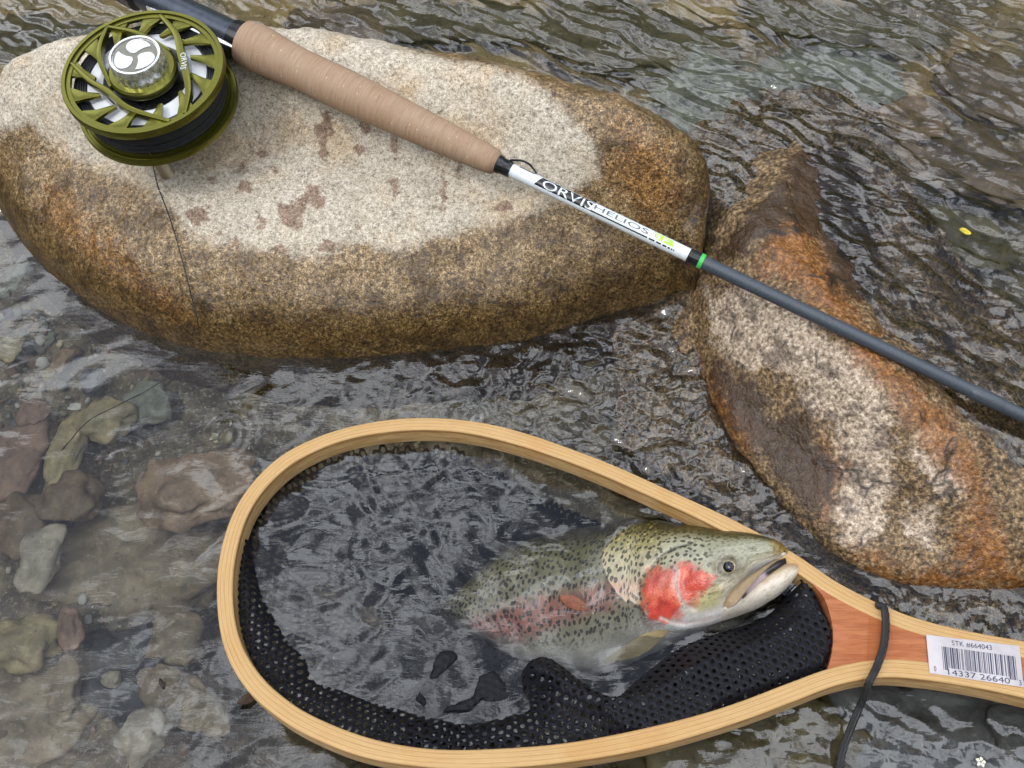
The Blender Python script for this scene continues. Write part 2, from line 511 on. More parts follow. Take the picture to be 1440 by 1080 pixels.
def granite_mat():
    t = NT("granite"); p = t.pos()
    warp = t.noise(p, 40, 3)
    n1 = t.noise(p, 430, 4, 0.75); n2 = t.noise(p, 1100, 2, 0.6); n3 = t.noise(p, 26, 5, 0.6); n4 = t.noise(p, 150, 4, 0.7)
    grain = t.math('ADD', t.math('MULTIPLY', n1, 0.6), t.math('MULTIPLY', n2, 0.4))
    dryc = t.ramp(grain, [(0.34, (0.10, 0.09, 0.075)), (0.42, (0.27, 0.235, 0.185)), (0.49, (0.44, 0.385, 0.30)), (0.55, (0.54, 0.48, 0.385)), (0.63, (0.74, 0.69, 0.60))])
    dryc = t.mix(t.rng(n4, 0.52, 0.68, 0, 0.55), dryc, t.mix(1.0, dryc, (0.62, 0.60, 0.58), 'MULTIPLY'))
    dryc = t.mix(t.rng(n4, 0.46, 0.34, 0, 0.4), dryc, (0.66, 0.61, 0.53))
    dryc = t.mix(t.rng(n3, 0.45, 0.75), dryc, t.mix(1.0, dryc, (1.0, 0.84, 0.66), 'MULTIPLY'))
    wetc = t.ramp(grain, [(0.37, (0.012, 0.009, 0.005)), (0.44, (0.085, 0.052, 0.020)), (0.50, (0.20, 0.125, 0.052)), (0.55, (0.30, 0.20, 0.095)), (0.63, (0.56, 0.44, 0.27))])
    dk = t.rng(t.noise(p, 60, 5, 0.65), 0.42, 0.66)
    wetc = t.mix(dk, wetc, t.mix(1.0, wetc, (0.42, 0.38, 0.30), 'MULTIPLY'))
    rust = t.rng(t.math('ADD', t.attr("rust"), t.math('MULTIPLY', t.math('SUBTRACT', n4, 0.5), 2.2)), -0.2, 0.7)
    wetc = t.mix(t.math('MULTIPLY', rust, 0.75), wetc, t.mix(1.0, wetc, (1.05, 0.74, 0.34), 'MULTIPLY'))
    alg = t.rng(t.math('ADD', t.attr("foot"), t.math('MULTIPLY', t.math('SUBTRACT', n4, 0.5), 1.2)), 0.0, 0.8)
    wetc = t.mix(t.math('MULTIPLY', alg, 0.8), wetc, t.mix(1.0, wetc, (0.42, 0.36, 0.18), 'MULTIPLY'))
    e = t.math('ADD', t.attr("dry"), t.math('ADD', t.math('MULTIPLY', t.math('SUBTRACT', n4, 0.5), 0.8), t.math('MULTIPLY', t.math('SUBTRACT', n3, 0.5), 0.7)))
    m = t.rng(e, -0.16, 0.20)
    st = t.rng(t.math('ADD', t.attr("stain"), t.math('MULTIPLY', t.math('SUBTRACT', n4, 0.5), 1.6)), -0.05, 0.25)
    stc = t.ramp(grain, [(0.33, (0.03, 0.02, 0.015)), (0.5, (0.20, 0.125, 0.085)), (0.65, (0.42, 0.30, 0.22))])
    col = t.mix(m, wetc, t.mix(t.math('MULTIPLY', st, 0.85), dryc, stc))
    rough = t.rng(m, 0, 1, 0.38, 0.85)
    b = t.bump(grain, 0.5, 0.0012, t.bump(n4, 0.45, 0.003))
    return t.bsdf(col, rough, 0, b)
GRANITE = granite_mat()
link("granite_boulder", me1, GRANITE, None, "big pale granite boulder with a brown wet rim under the cork grip", "boulder")

# the second rock
light2 = [[(990, 400), (1040, 395), (1110, 430), (1180, 470), (1230, 520), (1260, 560), (1255, 620), (1260, 690), (1240, 760), (1190, 780), (1165, 720), (1170, 660), (1155, 610), (1120, 560), (1060, 530), (1020, 510), (985, 470)],
          [(1290, 600), (1340, 600), (1370, 660), (1360, 700), (1310, 690), (1285, 640)], [(1270, 700), (1330, 720), (1320, 780), (1265, 770)]]
dark2 = [[(985, 490), (1040, 525), (1075, 545), (1085, 580), (1130, 575), (1165, 625), (1170, 680), (1140, 720), (1090, 670), (1040, 600), (1000, 540)],
         [(1120, 215), (1190, 205), (1230, 280), (1240, 420), (1190, 420), (1150, 330), (1090, 300)], [(1050, 300), (1110, 230), (1115, 300), (1040, 360), (990, 385)]]
rust2 = [[(1060, 380), (1130, 260), (1150, 330), (1200, 420), (1240, 500), (1300, 540), (1350, 600), (1400, 680), (1430, 820), (1330, 815), (1370, 700), (1290, 600), (1240, 540), (1180, 470), (1110, 400)],
         [(1200, 780), (1330, 800), (1440, 790), (1440, 830), (1260, 825)], [(985, 510), (1010, 520), (1060, 600), (1050, 640), (1000, 570)], [(1140, 600), (1170, 620), (1180, 680), (1160, 720)]]
fattr(me2, "light", paint(V2, light2, 50)); fattr(me2, "dark", paint(V2, dark2, 40)); fattr(me2, "rust", paint(V2, rust2, 50))
def rock2_mat():
    t = NT("mottled_rock"); p = t.pos()
    n1 = t.noise(p, 420, 3, 0.7); n3 = t.noise(p, 34, 5, 0.6); n4 = t.noise(p, 130, 5, 0.7); n5 = t.noise(p, 75, 4, 0.6)
    base = t.ramp(n1, [(0.36, (0.022, 0.015, 0.009)), (0.45, (0.10, 0.060, 0.026)), (0.55, (0.20, 0.125, 0.058)), (0.65, (0.38, 0.27, 0.15))])
    base = t.mix(t.rng(n4, 0.50, 0.64), base, t.mix(1.0, base, (0.40, 0.42, 0.42), 'MULTIPLY'))
    li = t.ramp(n1, [(0.34, (0.11, 0.085, 0.06)), (0.45, (0.32, 0.24, 0.17)), (0.54, (0.47, 0.37, 0.275)), (0.66, (0.70, 0.60, 0.48))])
    li = t.mix(t.rng(n5, 0.50, 0.60), li, t.mix(1.0, li, (0.48, 0.47, 0.48), 'MULTIPLY'))
    jit = t.math('ADD', t.math('MULTIPLY', t.math('SUBTRACT', n4, 0.5), 2.0), t.math('MULTIPLY', t.math('SUBTRACT', n3, 0.5), 1.8))
    lm = t.rng(t.math('ADD', t.attr("light"), jit), -0.1, 0.4)
    dm = t.rng(t.math('ADD', t.attr("dark"), jit), -0.30, 0.25)
    rm = t.rng(t.math('ADD', t.attr("rust"), jit), -0.35, 0.4)
    c = t.mix(lm, base, li)
    c = t.mix(t.math('MULTIPLY', rm, 0.85), c, t.mix(1.0, t.mix(0.3, base, (0.30, 0.2, 0.10)), (1.12, 0.66, 0.27), 'MULTIPLY'))
    c = t.mix(t.math('MULTIPLY', dm, 0.9), c, t.mix(n4, (0.012, 0.008, 0.005), (0.065, 0.032, 0.013)))
    wv = t.n('VectorMath', operation='MULTIPLY_ADD'); nz = t.n('TexNoise'); nz.inputs['Scale'].default_value = 40; t.l(p, nz.inputs['Vector']); t.l(nz.outputs[1], wv.inputs[0]); wv.inputs[1].default_value = (.05, .05, .05); t.l(p, wv.inputs[2])
    ck = t.math('MULTIPLY', t.rng(t.vor(wv.outputs[0], 16, 'DISTANCE_TO_EDGE'), 0.035, 0.0), t.rng(n3, 0.46, 0.60))
    c = t.mix(t.math('MULTIPLY', ck, 0.8), c, (0.012, 0.010, 0.008))
    rough = t.math('SUBTRACT', 0.46, t.math('MULTIPLY', t.math('MAXIMUM', dm, rm), 0.34))
    return t.bsdf(c, rough, 0, t.bump(n1, 0.5, 0.001, t.bump(n4, 0.7, 0.004)))
link("mottled_rock", me2, rock2_mat(), None, "mottled tan and rust rock with water sheeting over one side, under the grey rod", "rock")

# ------------------------------------------------------------------ riverbed
def coords(a, b, step, far):
    c = list(np.arange(a, b, step))
    d = step; x = c[-1]
    while x < far: d *= 1.35; x += d; c.append(x)
    d = step; x = c[0]; pre = []
    while x > -far: d *= 1.35; x -= d; pre.append(x)
    return np.array(pre[::-1] + c)

def bed_z(x, y):
    lv = level(x, y)
    b = -0.048 + 0.010 * fbm(x * 7, y * 7, 3) + 0.0035 * fbm(x * 40, y * 40, 3)
    # deeper channel in front of the gap, below the boulders
    c = W(850, 560)[:2]; b = b - 0.03 * np.exp(-(((x - c[0]) / .16) ** 2 + ((y - c[1]) / .06) ** 2))
    cn = W(620, 820)[:2]; b = b - 0.07 * np.exp(-(((x - cn[0]) / .15) ** 4 + ((y - cn[1]) / .10) ** 4))
    far = np.hypot(x, y)
    return lv + b - 0.1 * sst(0.8, 3, far) + 0.9 * sst(6, 13, far)
xs = coords(-0.62, 0.62, 0.0035, 60.0); ys = coords(-0.34, 0.62, 0.0035, 60.0)
X, Y = np.meshgrid(xs, ys)
Vb = np.stack([X, Y, bed_z(X, Y)], -1).reshape(-1, 3)
meb = mesh_np("riverbed", Vb, grid_faces(len(xs), len(ys)))
def bed_mat():
    t = NT("riverbed"); p = t.pos()
    n1 = t.noise(p, 9, 5, 0.6); n2 = t.noise(p, 60, 5, 0.65); n3 = t.noise(p, 420, 3, 0.7)
    v = t.vor(p, 120, out="Color")
    c = t.ramp(n1, [(0.32, (0.085, 0.072, 0.048)), (0.48, (0.19, 0.15, 0.092)), (0.60, (0.31, 0.25, 0.165)), (0.72, (0.17, 0.16, 0.135))])
    c = t.mix(t.rng(n2, 0.48, 0.64), c, t.mix(1.0, c, (0.48, 0.46, 0.42), 'MULTIPLY'))
    vb = t.n('RGBToBW'); t.l(v, vb.inputs[0]); c = t.mix(0.5, c, t.mix(1.0, c, vb.outputs[0], 'MULTIPLY'))
    sz = t.n('SeparateXYZ'); t.l(p, sz.inputs[0])
    gold = t.math('MULTIPLY', t.rng(sz.outputs[1], 0.14, 0.24), t.rng(t.noise(p, 7, 4, 0.6), 0.40, 0.56))
    c = t.mix(t.math('MULTIPLY', gold, 0.8), c, t.mix(n2, (0.24, 0.13, 0.035), (0.66, 0.50, 0.24)))
    c = t.mix(t.rng(n3, 0.55, 0.7, 0, 0.5), c, (0.55, 0.48, 0.36))
    c = t.mix(t.rng(n3, 0.45, 0.32, 0, 0.6), c, (0.03, 0.028, 0.02))
    return t.bsdf(c, 0.8, 0, t.bump(n2, 0.6, 0.004, t.bump(n3, 0.4, 0.001)))
link("riverbed", meb, bed_mat(), kind="structure")

# ------------------------------------------------------------------ wooded hillsides round the stream (outside the frame, they show in the water)
def hills():
    n = 720; rows = 10
    V = []
    for j in range(rows):
        for i in range(n):
            a = 2 * math.pi * i / n
            f = j / (rows - 1)
            el = 30 + 6 * math.cos(2 * a - 0.5) + 5 * math.sin(5 * a + 2) + 3 * math.sin(13 * a)
            r = 13 + 9 * f
            h = math.tan(R(el)) * 22 * f ** 0.9
            if j == rows - 1: h += 3.2 * abs(((i * 0.6180339) % 1) - 0.5) * (1 + 0.6 * math.sin(i * 2.399))
            V.append((r * math.sin(a), r * math.cos(a), 0.5 + h))
    me = mesh_np("hills", np.array(V), grid_faces(n, rows, True), False)
    t = NT("wooded_hill"); p = t.pos()
    c = t.ramp(t.noise(p, 0.9, 6, 0.7), [(0.35, (0.018, 0.028, 0.010)), (0.55, (0.05, 0.065, 0.025)), (0.7, (0.10, 0.10, 0.05))])
    link("hills", me, t.bsdf(c, 0.9), kind="structure")
hills()

# ------------------------------------------------------------------ water
def blob(q, u, v, a, b, rot=0.0):
    c, s = math.cos(rot), math.sin(rot)
    dx, dy = q[..., 0] - u, q[..., 1] - v
    return np.exp(-(((dx * c + dy * s) / a) ** 2 + ((-dx * s + dy * c) / b) ** 2))
xs = coords(-0.50, 0.50, 0.0017, 60.0); ys = coords(-0.25, 0.50, 0.0017, 60.0)
X, Y = np.meshgrid(xs, ys)
lv = level(X, Y)
q = PX(np.stack([X, Y, lv], -1).reshape(-1, 3)).reshape(X.shape + (2,))
q = np.clip(q, -3000, 4000)
near = (np.hypot(X, Y) < 1.5)
up = sst(0.3, 0.95, lv / ZU)
# flow directions
def flow(ang, fa, fc, off, o=3):
    c, s = math.cos(ang), math.sin(ang)
    wx = 0.012 * fbm(X * 14 + off, Y * 14, 2); wy = 0.012 * fbm(X * 14 - off, Y * 14 + 5, 2)
    A = (X + wx) * c + (Y + wy) * s; B = -(X + wx) * s + (Y + wy) * c
    return fbm(A * fa + off, B * fc - off, o, 0.5)
r1 = flow(R(-38), 16, 62, 2.0)                         # long streaks in the upper pool
r1b = flow(R(-30), 40, 150, 7.0)
r2 = flow(R(-62), 14, 85, 9.0)                         # thin sheet over the rock
r3 = flow(R(-25), 55, 80, 4.0)                         # broken water in front of the gap
r4 = flow(R(20), 22, 30, 13.0, 2)                      # calm water
r5 = fbm(X * 120, Y * 120, 2)
chop = np.clip(blob(q, 860, 560, 280, 110, 0.25) + blob(q, 990, 430, 60, 110) + 0.7 * blob(q, 1020, 640, 130, 90) + 0.8 * blob(q, 1300, 860, 160, 45) + blob(q, 1040, 260, 60, 110) + 0.7 * blob(q, 1220, 1040, 300, 90), 0, 1)
sheet = blob(q, 1260, 430, 130, 190, -0.5)
innet = blob(q, 600, 760, 260, 170)
def ridg(ang, fa, fc, off): return (1 - np.clip(np.abs(flow(ang, fa, fc, off, 2)) * 1.7, 0, 1)) ** 2
rg1 = ridg(R(-38), 14, 48, 31.0); rg2 = ridg(R(-15), 34, 52, 37.0); rg3 = ridg(R(8), 17, 34, 43.0); rg4 = ridg(R(-60), 16, 60, 47.0)
wz = 0.0026 * r1 * up * (1 - 0.5 * sheet) + 0.0008 * r1b * up + 0.0009 * r2 * sheet * up
wz = wz + (1 - up) * (0.0021 * r3 * chop + 0.00035 * r5 * chop + 0.0009 * r4 * (1 - chop)) + 0.0008 * flow(R(-40), 30, 70, 21.0) * innet * (1 - up)
for (u, v, amp, lam, ext) in [(318, 612, 0.00014, 0.0055, 0.022), (168, 655, 0.00012, 0.006, 0.026), (240, 1000, 0.0001, 0.008, 0.03), (232, 965, 0.0001, 0.007, 0.02)]:
    c = W(u, v)[:2]; d = np.hypot(X - c[0], (Y - c[1]) * 0.8)
    wz = wz + amp * np.sin(d * 2 * math.pi / lam) * np.exp(-(d / ext) ** 2)
# swell round the trout's shoulder and hump where the stream pours through the gap
wz = wz + 0.0011 * rg1 * up + 0.0007 * rg4 * up * sheet + (1 - up) * (0.0012 * rg2 * chop + 0.0007 * rg3 * innet + 0.0003 * rg3 * (1 - chop) * (1 - innet))
Z = lv + np.where(near, wz - 0.0006, 0)
mew = mesh_np("water", np.stack([X, Y, Z], -1).reshape(-1, 3), grid_faces(len(xs), len(ys)))
def water_mat():
    t = NT("water"); p = t.pos((1, 1, 0.3))
    p2 = t.pos((40, 130, 30), (0, 0, R(38)))
    nb = t.noise(p, 170, 3, 0.55, 0.6); nb2 = t.noise(p2, 1.0, 3, 0.6, 0.8)
    bmp = t.bump(nb2, 0.06, 0.004, t.bump(nb, 0.025, 0.003))
    rf = t.n("BsdfRefraction"); rf.inputs["IOR"].default_value = 1.33; rf.inputs["Roughness"].default_value = 0.0
    rf.inputs["Color"].default_value = (0.94, 0.96, 0.93, 1)
    gl = t.n("BsdfGlossy"); gl.inputs["Roughness"].default_value = 0.02
    fr = t.n("Fresnel"); fr.inputs["IOR"].default_value = 1.75
    for nd in (rf, gl, fr): t.l(bmp, nd.inputs["Normal"])
    mx = t.n("MixShader"); t.l(fr.outputs[0], mx.inputs[0]); t.l(rf.outputs[0], mx.inputs[1]); t.l(gl.outputs[0], mx.inputs[2])
    t.l(mx.outputs[0], t.out.inputs[0]); return t.m
link("water", mew, water_mat(), kind="structure")

# ------------------------------------------------------------------ stones under the water
def stone_mesh(name, rx, ry, rz, seed, sub=3, rough=0.16):
    bm = bmesh.new()
    bmesh.ops.create_icosphere(bm, subdivisions=sub, radius=1.0)
    from mathutils import noise as mn
    for v in bm.verts:
        c = v.co.normalized()
        k = 1 + rough * mn.noise(c * 1.3 + Vector((seed, 0, 0))) * 1.6 + rough * 0.5 * mn.noise(c * 3.1 + Vector((0, seed, 0)))
        # squarish flattening
        f = (abs(c.x) ** 2.6 + abs(c.y) ** 2.6 + abs(c.z) ** 2.6) ** (-1 / 2.6)
        w = Vector((c.x * f * rx, c.y * f * ry, c.z * f * rz)) * k
        if sub >= 4: w += c * (0.0012 * mn.fractal(w * 110 + Vector((seed, 0, 0)), 0.8, 2.0, 4) * min(1, rx / .012))
        v.co = w
    me = bpy.data.meshes.new(name); bm.to_mesh(me); bm.free()
    me.polygons.foreach_set("use_smooth", np.full(len(me.polygons), True))
    return me

_stone_m = {}
def stone_mat(name, col, vein=None):
    t = NT(name); p = t.pos()
    n1 = t.noise(p, 260, 4, 0.7); n2 = t.noise(p, 55, 4, 0.6, 0.6)
    c = t.mix(t.rng(n2, 0.35, 0.65), tuple(x * 0.55 for x in col), col)
    c = t.mix(t.rng(n1, 0.55, 0.75, 0, 0.5), c, tuple(min(1, x * 1.6 + .05) for x in col))
    c = t.mix(t.rng(n1, 0.42, 0.30, 0, 0.7), c, tuple(x * 0.25 for x in col))
    if vein: c = t.mix(t.rng(t.vor(p, 70, 'DISTANCE_TO_EDGE'), 0.05, 0.0, 0, 0.7), c, vein)
    return t.bsdf(c, 0.6, 0, t.bump(n1, 0.4, 0.001, t.bump(n2, 0.4, 0.002)))

SM = {'tan': stone_mat("tan_stone", (0.313, 0.211, 0.129)), 'yellow': stone_mat("yellow_stone", (0.374, 0.306, 0.163)),
      'greygreen': stone_mat("grey_green_stone", (0.245, 0.252, 0.197)), 'grey': stone_mat("grey_stone", (0.150, 0.150, 0.156)),
      'pale': stone_mat("pale_stone", (0.408, 0.360, 0.286)), 'brown': stone_mat("brown_stone", (0.190, 0.129, 0.075)),
      'pink': stone_mat("pink_stone", (0.26, 0.165, 0.115)), 'dark': stone_mat("dark_stone", (0.034, 0.037, 0.041)),
      'white': stone_mat("white_stone", (0.675, 0.648, 0.594)), 'olive': stone_mat("olive_stone", (0.136, 0.109, 0.051)), 'sand': stone_mat("sandy_stone", (0.258, 0.204, 0.129))}

def put_stone(u, v, a, b, rot, mat, zt, seed, label, group=None, flat=0.5, name="river_stone", rough=0.24, sub=4, lvl=0.0):
    """zt: height of the stone's middle; a, b half sizes in photo pixels"""
    c = WR(u, v, lvl + zt, lvl)
    k = (c - CAM) @ FWD / FPX * 1.08
    vs = 1.0 / max(0.45, math.sin(PITCH + math.atan((v - 540) / FPX)))
    if a > 55: sub = 5
    me = stone_mesh(name, a * k, b * k * vs, min(a, b) * k * flat, seed, sub, rough)
    o = link(name, me, SM[mat], None, label, "stone", group)
    o.location = c; o.rotation_euler = (0, 0, -rot)
    return o

STONES = [
    (275, 690, 72, 42, -0.12, 'tan', -0.022, "large flat tan stone under the water beside the net's wooden hoop"),
    (148, 588, 33, 27, 0.2, 'yellow', -0.026, "pale yellow knobbly stone under water with the leader lying over it"),
    (206, 566, 31, 26, 0.1, 'greygreen', -0.034, "smooth grey green stone touching the pale yellow knobbly stone"),
    (92, 640, 21, 58, 0.05, 'yellow', -0.032, "long yellow stone standing on end in the shallow bed"),
    (100, 702, 36, 30, 0.0, 'brown', -0.030, "rounded grey brown stone at the foot of the long yellow stone"),
    (55, 787, 27, 40, 0.1, 'pale', -0.028, "pale cream stone with a pointed foot on the sandy bed"),
    (48, 578, 18, 15, 0.0, 'pink', -0.036, "small pinkish squared stone among the gravel"),
    (203, 1035, 29, 30, 0.4, 'pale', -0.020, "pale cracked angular stone in the dark hollow of the bed"),
    (262, 985, 62, 26, 0.5, 'sand', -0.034, "sandy grey wedge stone next to the pale cracked stone"),
    (168, 945, 52, 58, 0.0, 'dark', -0.050, "dark slate coloured stone sunk in a hollow with a cream pebble on it"),
    (155, 955, 11, 10, 0.0, 'pale', -0.028, "cream pebble sitting on the dark sunken stone"),
    (28, 735, 40, 34, 0.3, 'brown', -0.036, "brown blotched stone left of the rounded grey brown stone"),
    (22, 655, 34, 62, 0.1, 'pink', -0.042, "dull purplish stone beside the long yellow stone"),
    (98, 885, 14, 30, -0.3, 'pink', -0.030, "slim reddish stone lying beside the dark hollow"),
    (35, 905, 46, 34, 0.2, 'yellow', -0.040, "broad yellowish stone beside the slim reddish stone"),
    (88, 970, 20, 40, -0.2, 'sand', -0.034, "sandy ridge stone at the edge of the dark hollow"),
    (45, 1020, 80, 55, 0.1, 'sand', -0.046, "wide sandy slab with green stains under the shallow water"),
    (250, 900, 34, 30, 0.2, 'sand', -0.042, "rounded dull stone with a brown leaf lying on it"),
    (190, 790, 120, 70, -0.1, 'sand', -0.060, "broad flat sandy slab spread under the shallow water"),
    (85, 507, 11, 17, 0.2, 'tan', -0.032, "upright tan pebble among the gravel near the boulder"),
    (130, 533, 14, 14, 0.0, 'grey', -0.034, "grey ring-marked pebble above the pale yellow stone"),
    (105, 571, 8, 4, 0.0, 'white', -0.030, "thin white pebble beside the pale yellow stone"),
    (68, 526, 9, 8, 0.0, 'yellow', -0.032, "round cream pebble below the upright tan pebble"),
    (12, 490, 18, 16, 0.0, 'yellow', -0.034, "cream pebble at the gravel's edge below the boulder"),
    (22, 388, 10, 22, 0.2, 'greygreen', -0.02, "pale green sliver of stone against the boulder's foot"),
    (1040, 1050, 150, 62, -0.15, 'olive', -0.022, "mossy olive rock under water beneath the net's hoop"),
    (1300, 1040, 140, 70, 0.1, 'grey', -0.040, "smooth grey slab under water beneath the net handle"),
    (960, 1010, 60, 40, 0.2, 'brown', -0.030, "brown submerged stone under the folded net bag"),
    (1430, 1050, 46, 44, 0.0, 'grey', -0.028, "dark rounded submerged stone past the net cord"),
    (600, 1080, 60, 30, 0.0, 'dark', -0.04, "dark stone under the near side of the hoop"),
]
for i, (u, v, a, b, rot, m, z, lab) in enumerate(STONES):
    put_stone(u, v, a, b, rot, m, z, 3.7 * i + 1.3, lab)
UP = [
    (1290, 165, 38, 24, 0.2, 'tan', -0.020, "ringed tan stone under the fast water of the upper pool"),
    (1170, 120, 95, 42, 0.15, 'greygreen', -0.036, "long pale greenish slab under the fast water of the upper pool"),
    (1390, 120, 60, 40, 0.4, 'brown', -0.034, "dark golden brown stone under the streaked upper water"),
    (1010, 150, 90, 60, 0.3, 'greygreen', -0.034, "grey green submerged slab behind the granite boulder"),
    (1080, 175, 60, 24, 0.2, 'sand', -0.034, "pale sunken ledge just behind the mottled rock"),
    (900, 60, 110, 40, 0.2, 'olive', -0.034, "olive submerged rock behind the granite boulder's wet rim"),
    (1180, 30, 120, 24, 0.3, 'olive', -0.034, "olive brown streaked ledge in the upper pool"),
    (1370, 230, 90, 40, 0.6, 'brown', -0.030, "rusty brown ledge under the streaming water beside the mottled rock"),
    (640, 30, 130, 24, 0.1, 'olive', -0.034, "olive submerged stone behind the cork grip"),
    (480, 30, 70, 22, 0.1, 'brown', -0.034, "rusty submerged stone behind the flared end of the grip"),
    (60, 60, 70, 30, 0.1, 'olive', -0.034, "olive submerged stone behind the reel"),
    (1360, 330, 60, 30, 0.6, 'olive', -0.034, "dark sunken stone with a yellow leaf beside the mottled rock"),
]
for i, (u, v, a, b, rot, m, z, lab) in enumerate(UP):
    put_stone(u, v, a, b, rot, m, z, 5.1 * i + 40.3, lab, lvl=ZU, flat=0.4)

# countable pebbles on the bed, left of the net
kinds = ['tan', 'yellow', 'greygreen', 'grey', 'pale', 'brown', 'pink', 'white', 'grey', 'brown']
protos = [stone_mesh("pebble", 1.0, 0.75, 0.5, 60 + k * 2.2, 2, 0.2) for k in range(8)]
pm = {}
for k in range(8):
    for mname in set(kinds):
        me = protos[k].copy(); me.materials.append(SM[mname]); pm[(k, mname)] = me
cnt = 0; tries = 0
while cnt < 190 and tries < 4000:
    tries += 1
    if random.random() < 0.6: u, v = random.uniform(0, 150), random.uniform(380, 600)
    else: u, v = random.uniform(0, 330), random.uniform(420, 1080)
    big = random.random()
    r = 4 + 7 * big ** 2.5
    zz = -0.046 + random.uniform(0, 0.006)
    c = WR(u, v, zz)
    zb = float(bed_z(np.array([c[0]]), np.array([c[1]]))[0])
    if psd(np.array([c[0]]), np.array([c[1]]), poly1)[0] > -0.02: continue
    c = WR(u, v, zb + 0.002)
    sc = r * ((c - CAM) @ FWD) / FPX
    mn = random.choice(kinds)
    o = bpy.data.objects.new("pebble", pm[(random.randrange(8), mn)]); COL.objects.link(o)
    o.location = c; o.scale = (sc,) * 3; o.rotation_euler = (random.uniform(-.3, .3), random.uniform(-.3, .3), random.uniform(0, 6.28))
    w = {'tan': 'tan', 'yellow': 'yellowish', 'greygreen': 'grey green', 'grey': 'grey', 'pale': 'cream', 'brown': 'brown', 'pink': 'pinkish', 'white': 'white'}[mn]
    where = "in the gravel at the foot of the granite boulder" if v < 560 else ("on the bed close to the net's hoop" if u > 210 else ("between the large flat stone and the dark hollow" if v < 860 else "around the dark hollow of the bed"))
    sz = "larger" if r > 7.5 else ("small" if r > 5 else "tiny")
    o["label"] = f"{sz} {w} pebble lying {where}"; o["category"] = "pebble"; o["group"] = f"{sz} {w} pebbles {where}"
    cnt += 1

# finer gravel that nobody could count
def gravel():
    base = protos[0]
    bm = bmesh.new(); bmesh.ops.create_icosphere(bm, subdivisions=1, radius=1.0)
    bv = np.array([v.co[:] for v in bm.verts]); bf = np.array([[v.index for v in f.verts] for f in bm.faces]); bm.free()
    n = 9000
    x = np.concatenate([RNG.uniform(-0.5, 0.5, n)]); y = RNG.uniform(-0.26, 0.5, n)
    dens = noise2(x * 12 + 5, y * 12) + 0.25 * noise2(x * 40, y * 40)
    d1 = psd(x, y, poly1); d2 = psd(x, y, poly2)
    q = PX(np.stack([x, y, 0 * x], -1))
    boost = blob(q, 50, 480, 160, 130)
    keep = (d1 < -0.01) & (d2 < -0.01) & ((dens + 0.6 * boost) > 0.05)
    x, y = x[keep], y[keep]; n = len(x)
    z = bed_z(x, y)
    r = 0.0010 + 0.0022 * RNG.random(n) ** 3
    ang = RNG.uniform(0, 6.28, n)
    V = np.empty((n, len(bv), 3)); sx = r * RNG.uniform(.8, 1.4, n); sy = r * RNG.uniform(.6, 1, n); sz = r * RNG.uniform(.4, .7, n)
    jit = 1 + 0.25 * RNG.standard_normal((n, len(bv)))
    px = bv[None, :, 0] * sx[:, None] * jit; py = bv[None, :, 1] * sy[:, None] * jit
    V[..., 0] = x[:, None] + px * np.cos(ang)[:, None] - py * np.sin(ang)[:, None]
    V[..., 1] = y[:, None] + px * np.sin(ang)[:, None] + py * np.cos(ang)[:, None]
    V[..., 2] = z[:, None] + bv[None, :, 2] * sz[:, None] + 0.3 * sz[:, None]
    F = (np.arange(n)[:, None, None] * len(bv) + bf[None]).reshape(-1, 3)
    me = mesh_np("gravel", V.reshape(-1, 3), F)
    pal = np.array([(.42, .30, .18), (.55, .47, .30), (.16, .16, .17), (.30, .30, .26), (.66, .62, .54), (.24, .15, .09), (.10, .09, .08), (.36, .22, .17)])
    cc = pal[RNG.integers(0, len(pal), n)] * RNG.uniform(.6, 1.1, (n, 1))
    cattr(me, "tint", np.repeat(cc, len(bv), 0))
    t = NT("gravel")
    c = t.mix(t.rng(t.noise(t.pos(), 600, 3), 0.4, 0.6, 0, .4), t.attr("tint", "Color"), (0.1, 0.085, 0.06))
    link("gravel", me, t.bsdf(c, 0.7), None, "fine mixed gravel strewn over the stream bed", kind="stuff")
gravel()

# ------------------------------------------------------------------ fly rod
up_ref = -(ROD_A + 0.2 * RD - CAM); up_ref /= np.linalg.norm(up_ref)
RN = up_ref - RD * np.dot(up_ref, RD); RN /= np.linalg.norm(RN)      # faces the viewer's side of the blank
RS = np.cross(RN, RD)                                               # "up" of the printed letters
ROD_M = Matrix(((RD[0], RS[0], RN[0], ROD_A[0]), (RD[1], RS[1], RN[1], ROD_A[1]), (RD[2], RS[2], RN[2], ROD_A[2]), (0, 0, 0, 1)))
rod = empty("fly_rod", ROD_A, "fly rod with cork grip, white printed section and grey blank laid across two rocks", "fishing rod")
def rp(o):                               # parts are built in world space
    o.parent = rod; o.matrix_parent_inverse = Matrix.Translation(Vector(ROD_A)).inverted(); return o
def rodlathe(name, prof, mat, seg=40, flute=None):
    """profile of (s, r) along the rod"""
    V = []; F = []; m = len(prof); uv = []
    for i, (s_, r_) in enumerate(prof):
        for k in range(seg):
            a = 2 * math.pi * k / seg
            V.append(ROD_A + RD * s_ + r_ * (math.cos(a) * RN + math.sin(a) * RS)); uv.append((s_, k / seg))
    F = [tuple(map(int, f)) for f in grid_faces(seg, m, True)]
    F.append(tuple(range(seg))); F.append(tuple(range((m - 1) * seg, m * seg))[::-1])
    me = mesh_np(name, V, F)
    bm = bmesh.new(); bm.from_mesh(me); bmesh.ops.recalc_face_normals(bm, faces=bm.faces); bm.to_mesh(me); bm.free()
    uvattr(me, uv); me.set_sharp_from_angle(angle=R(40))
    return rp(link(name, me, mat))

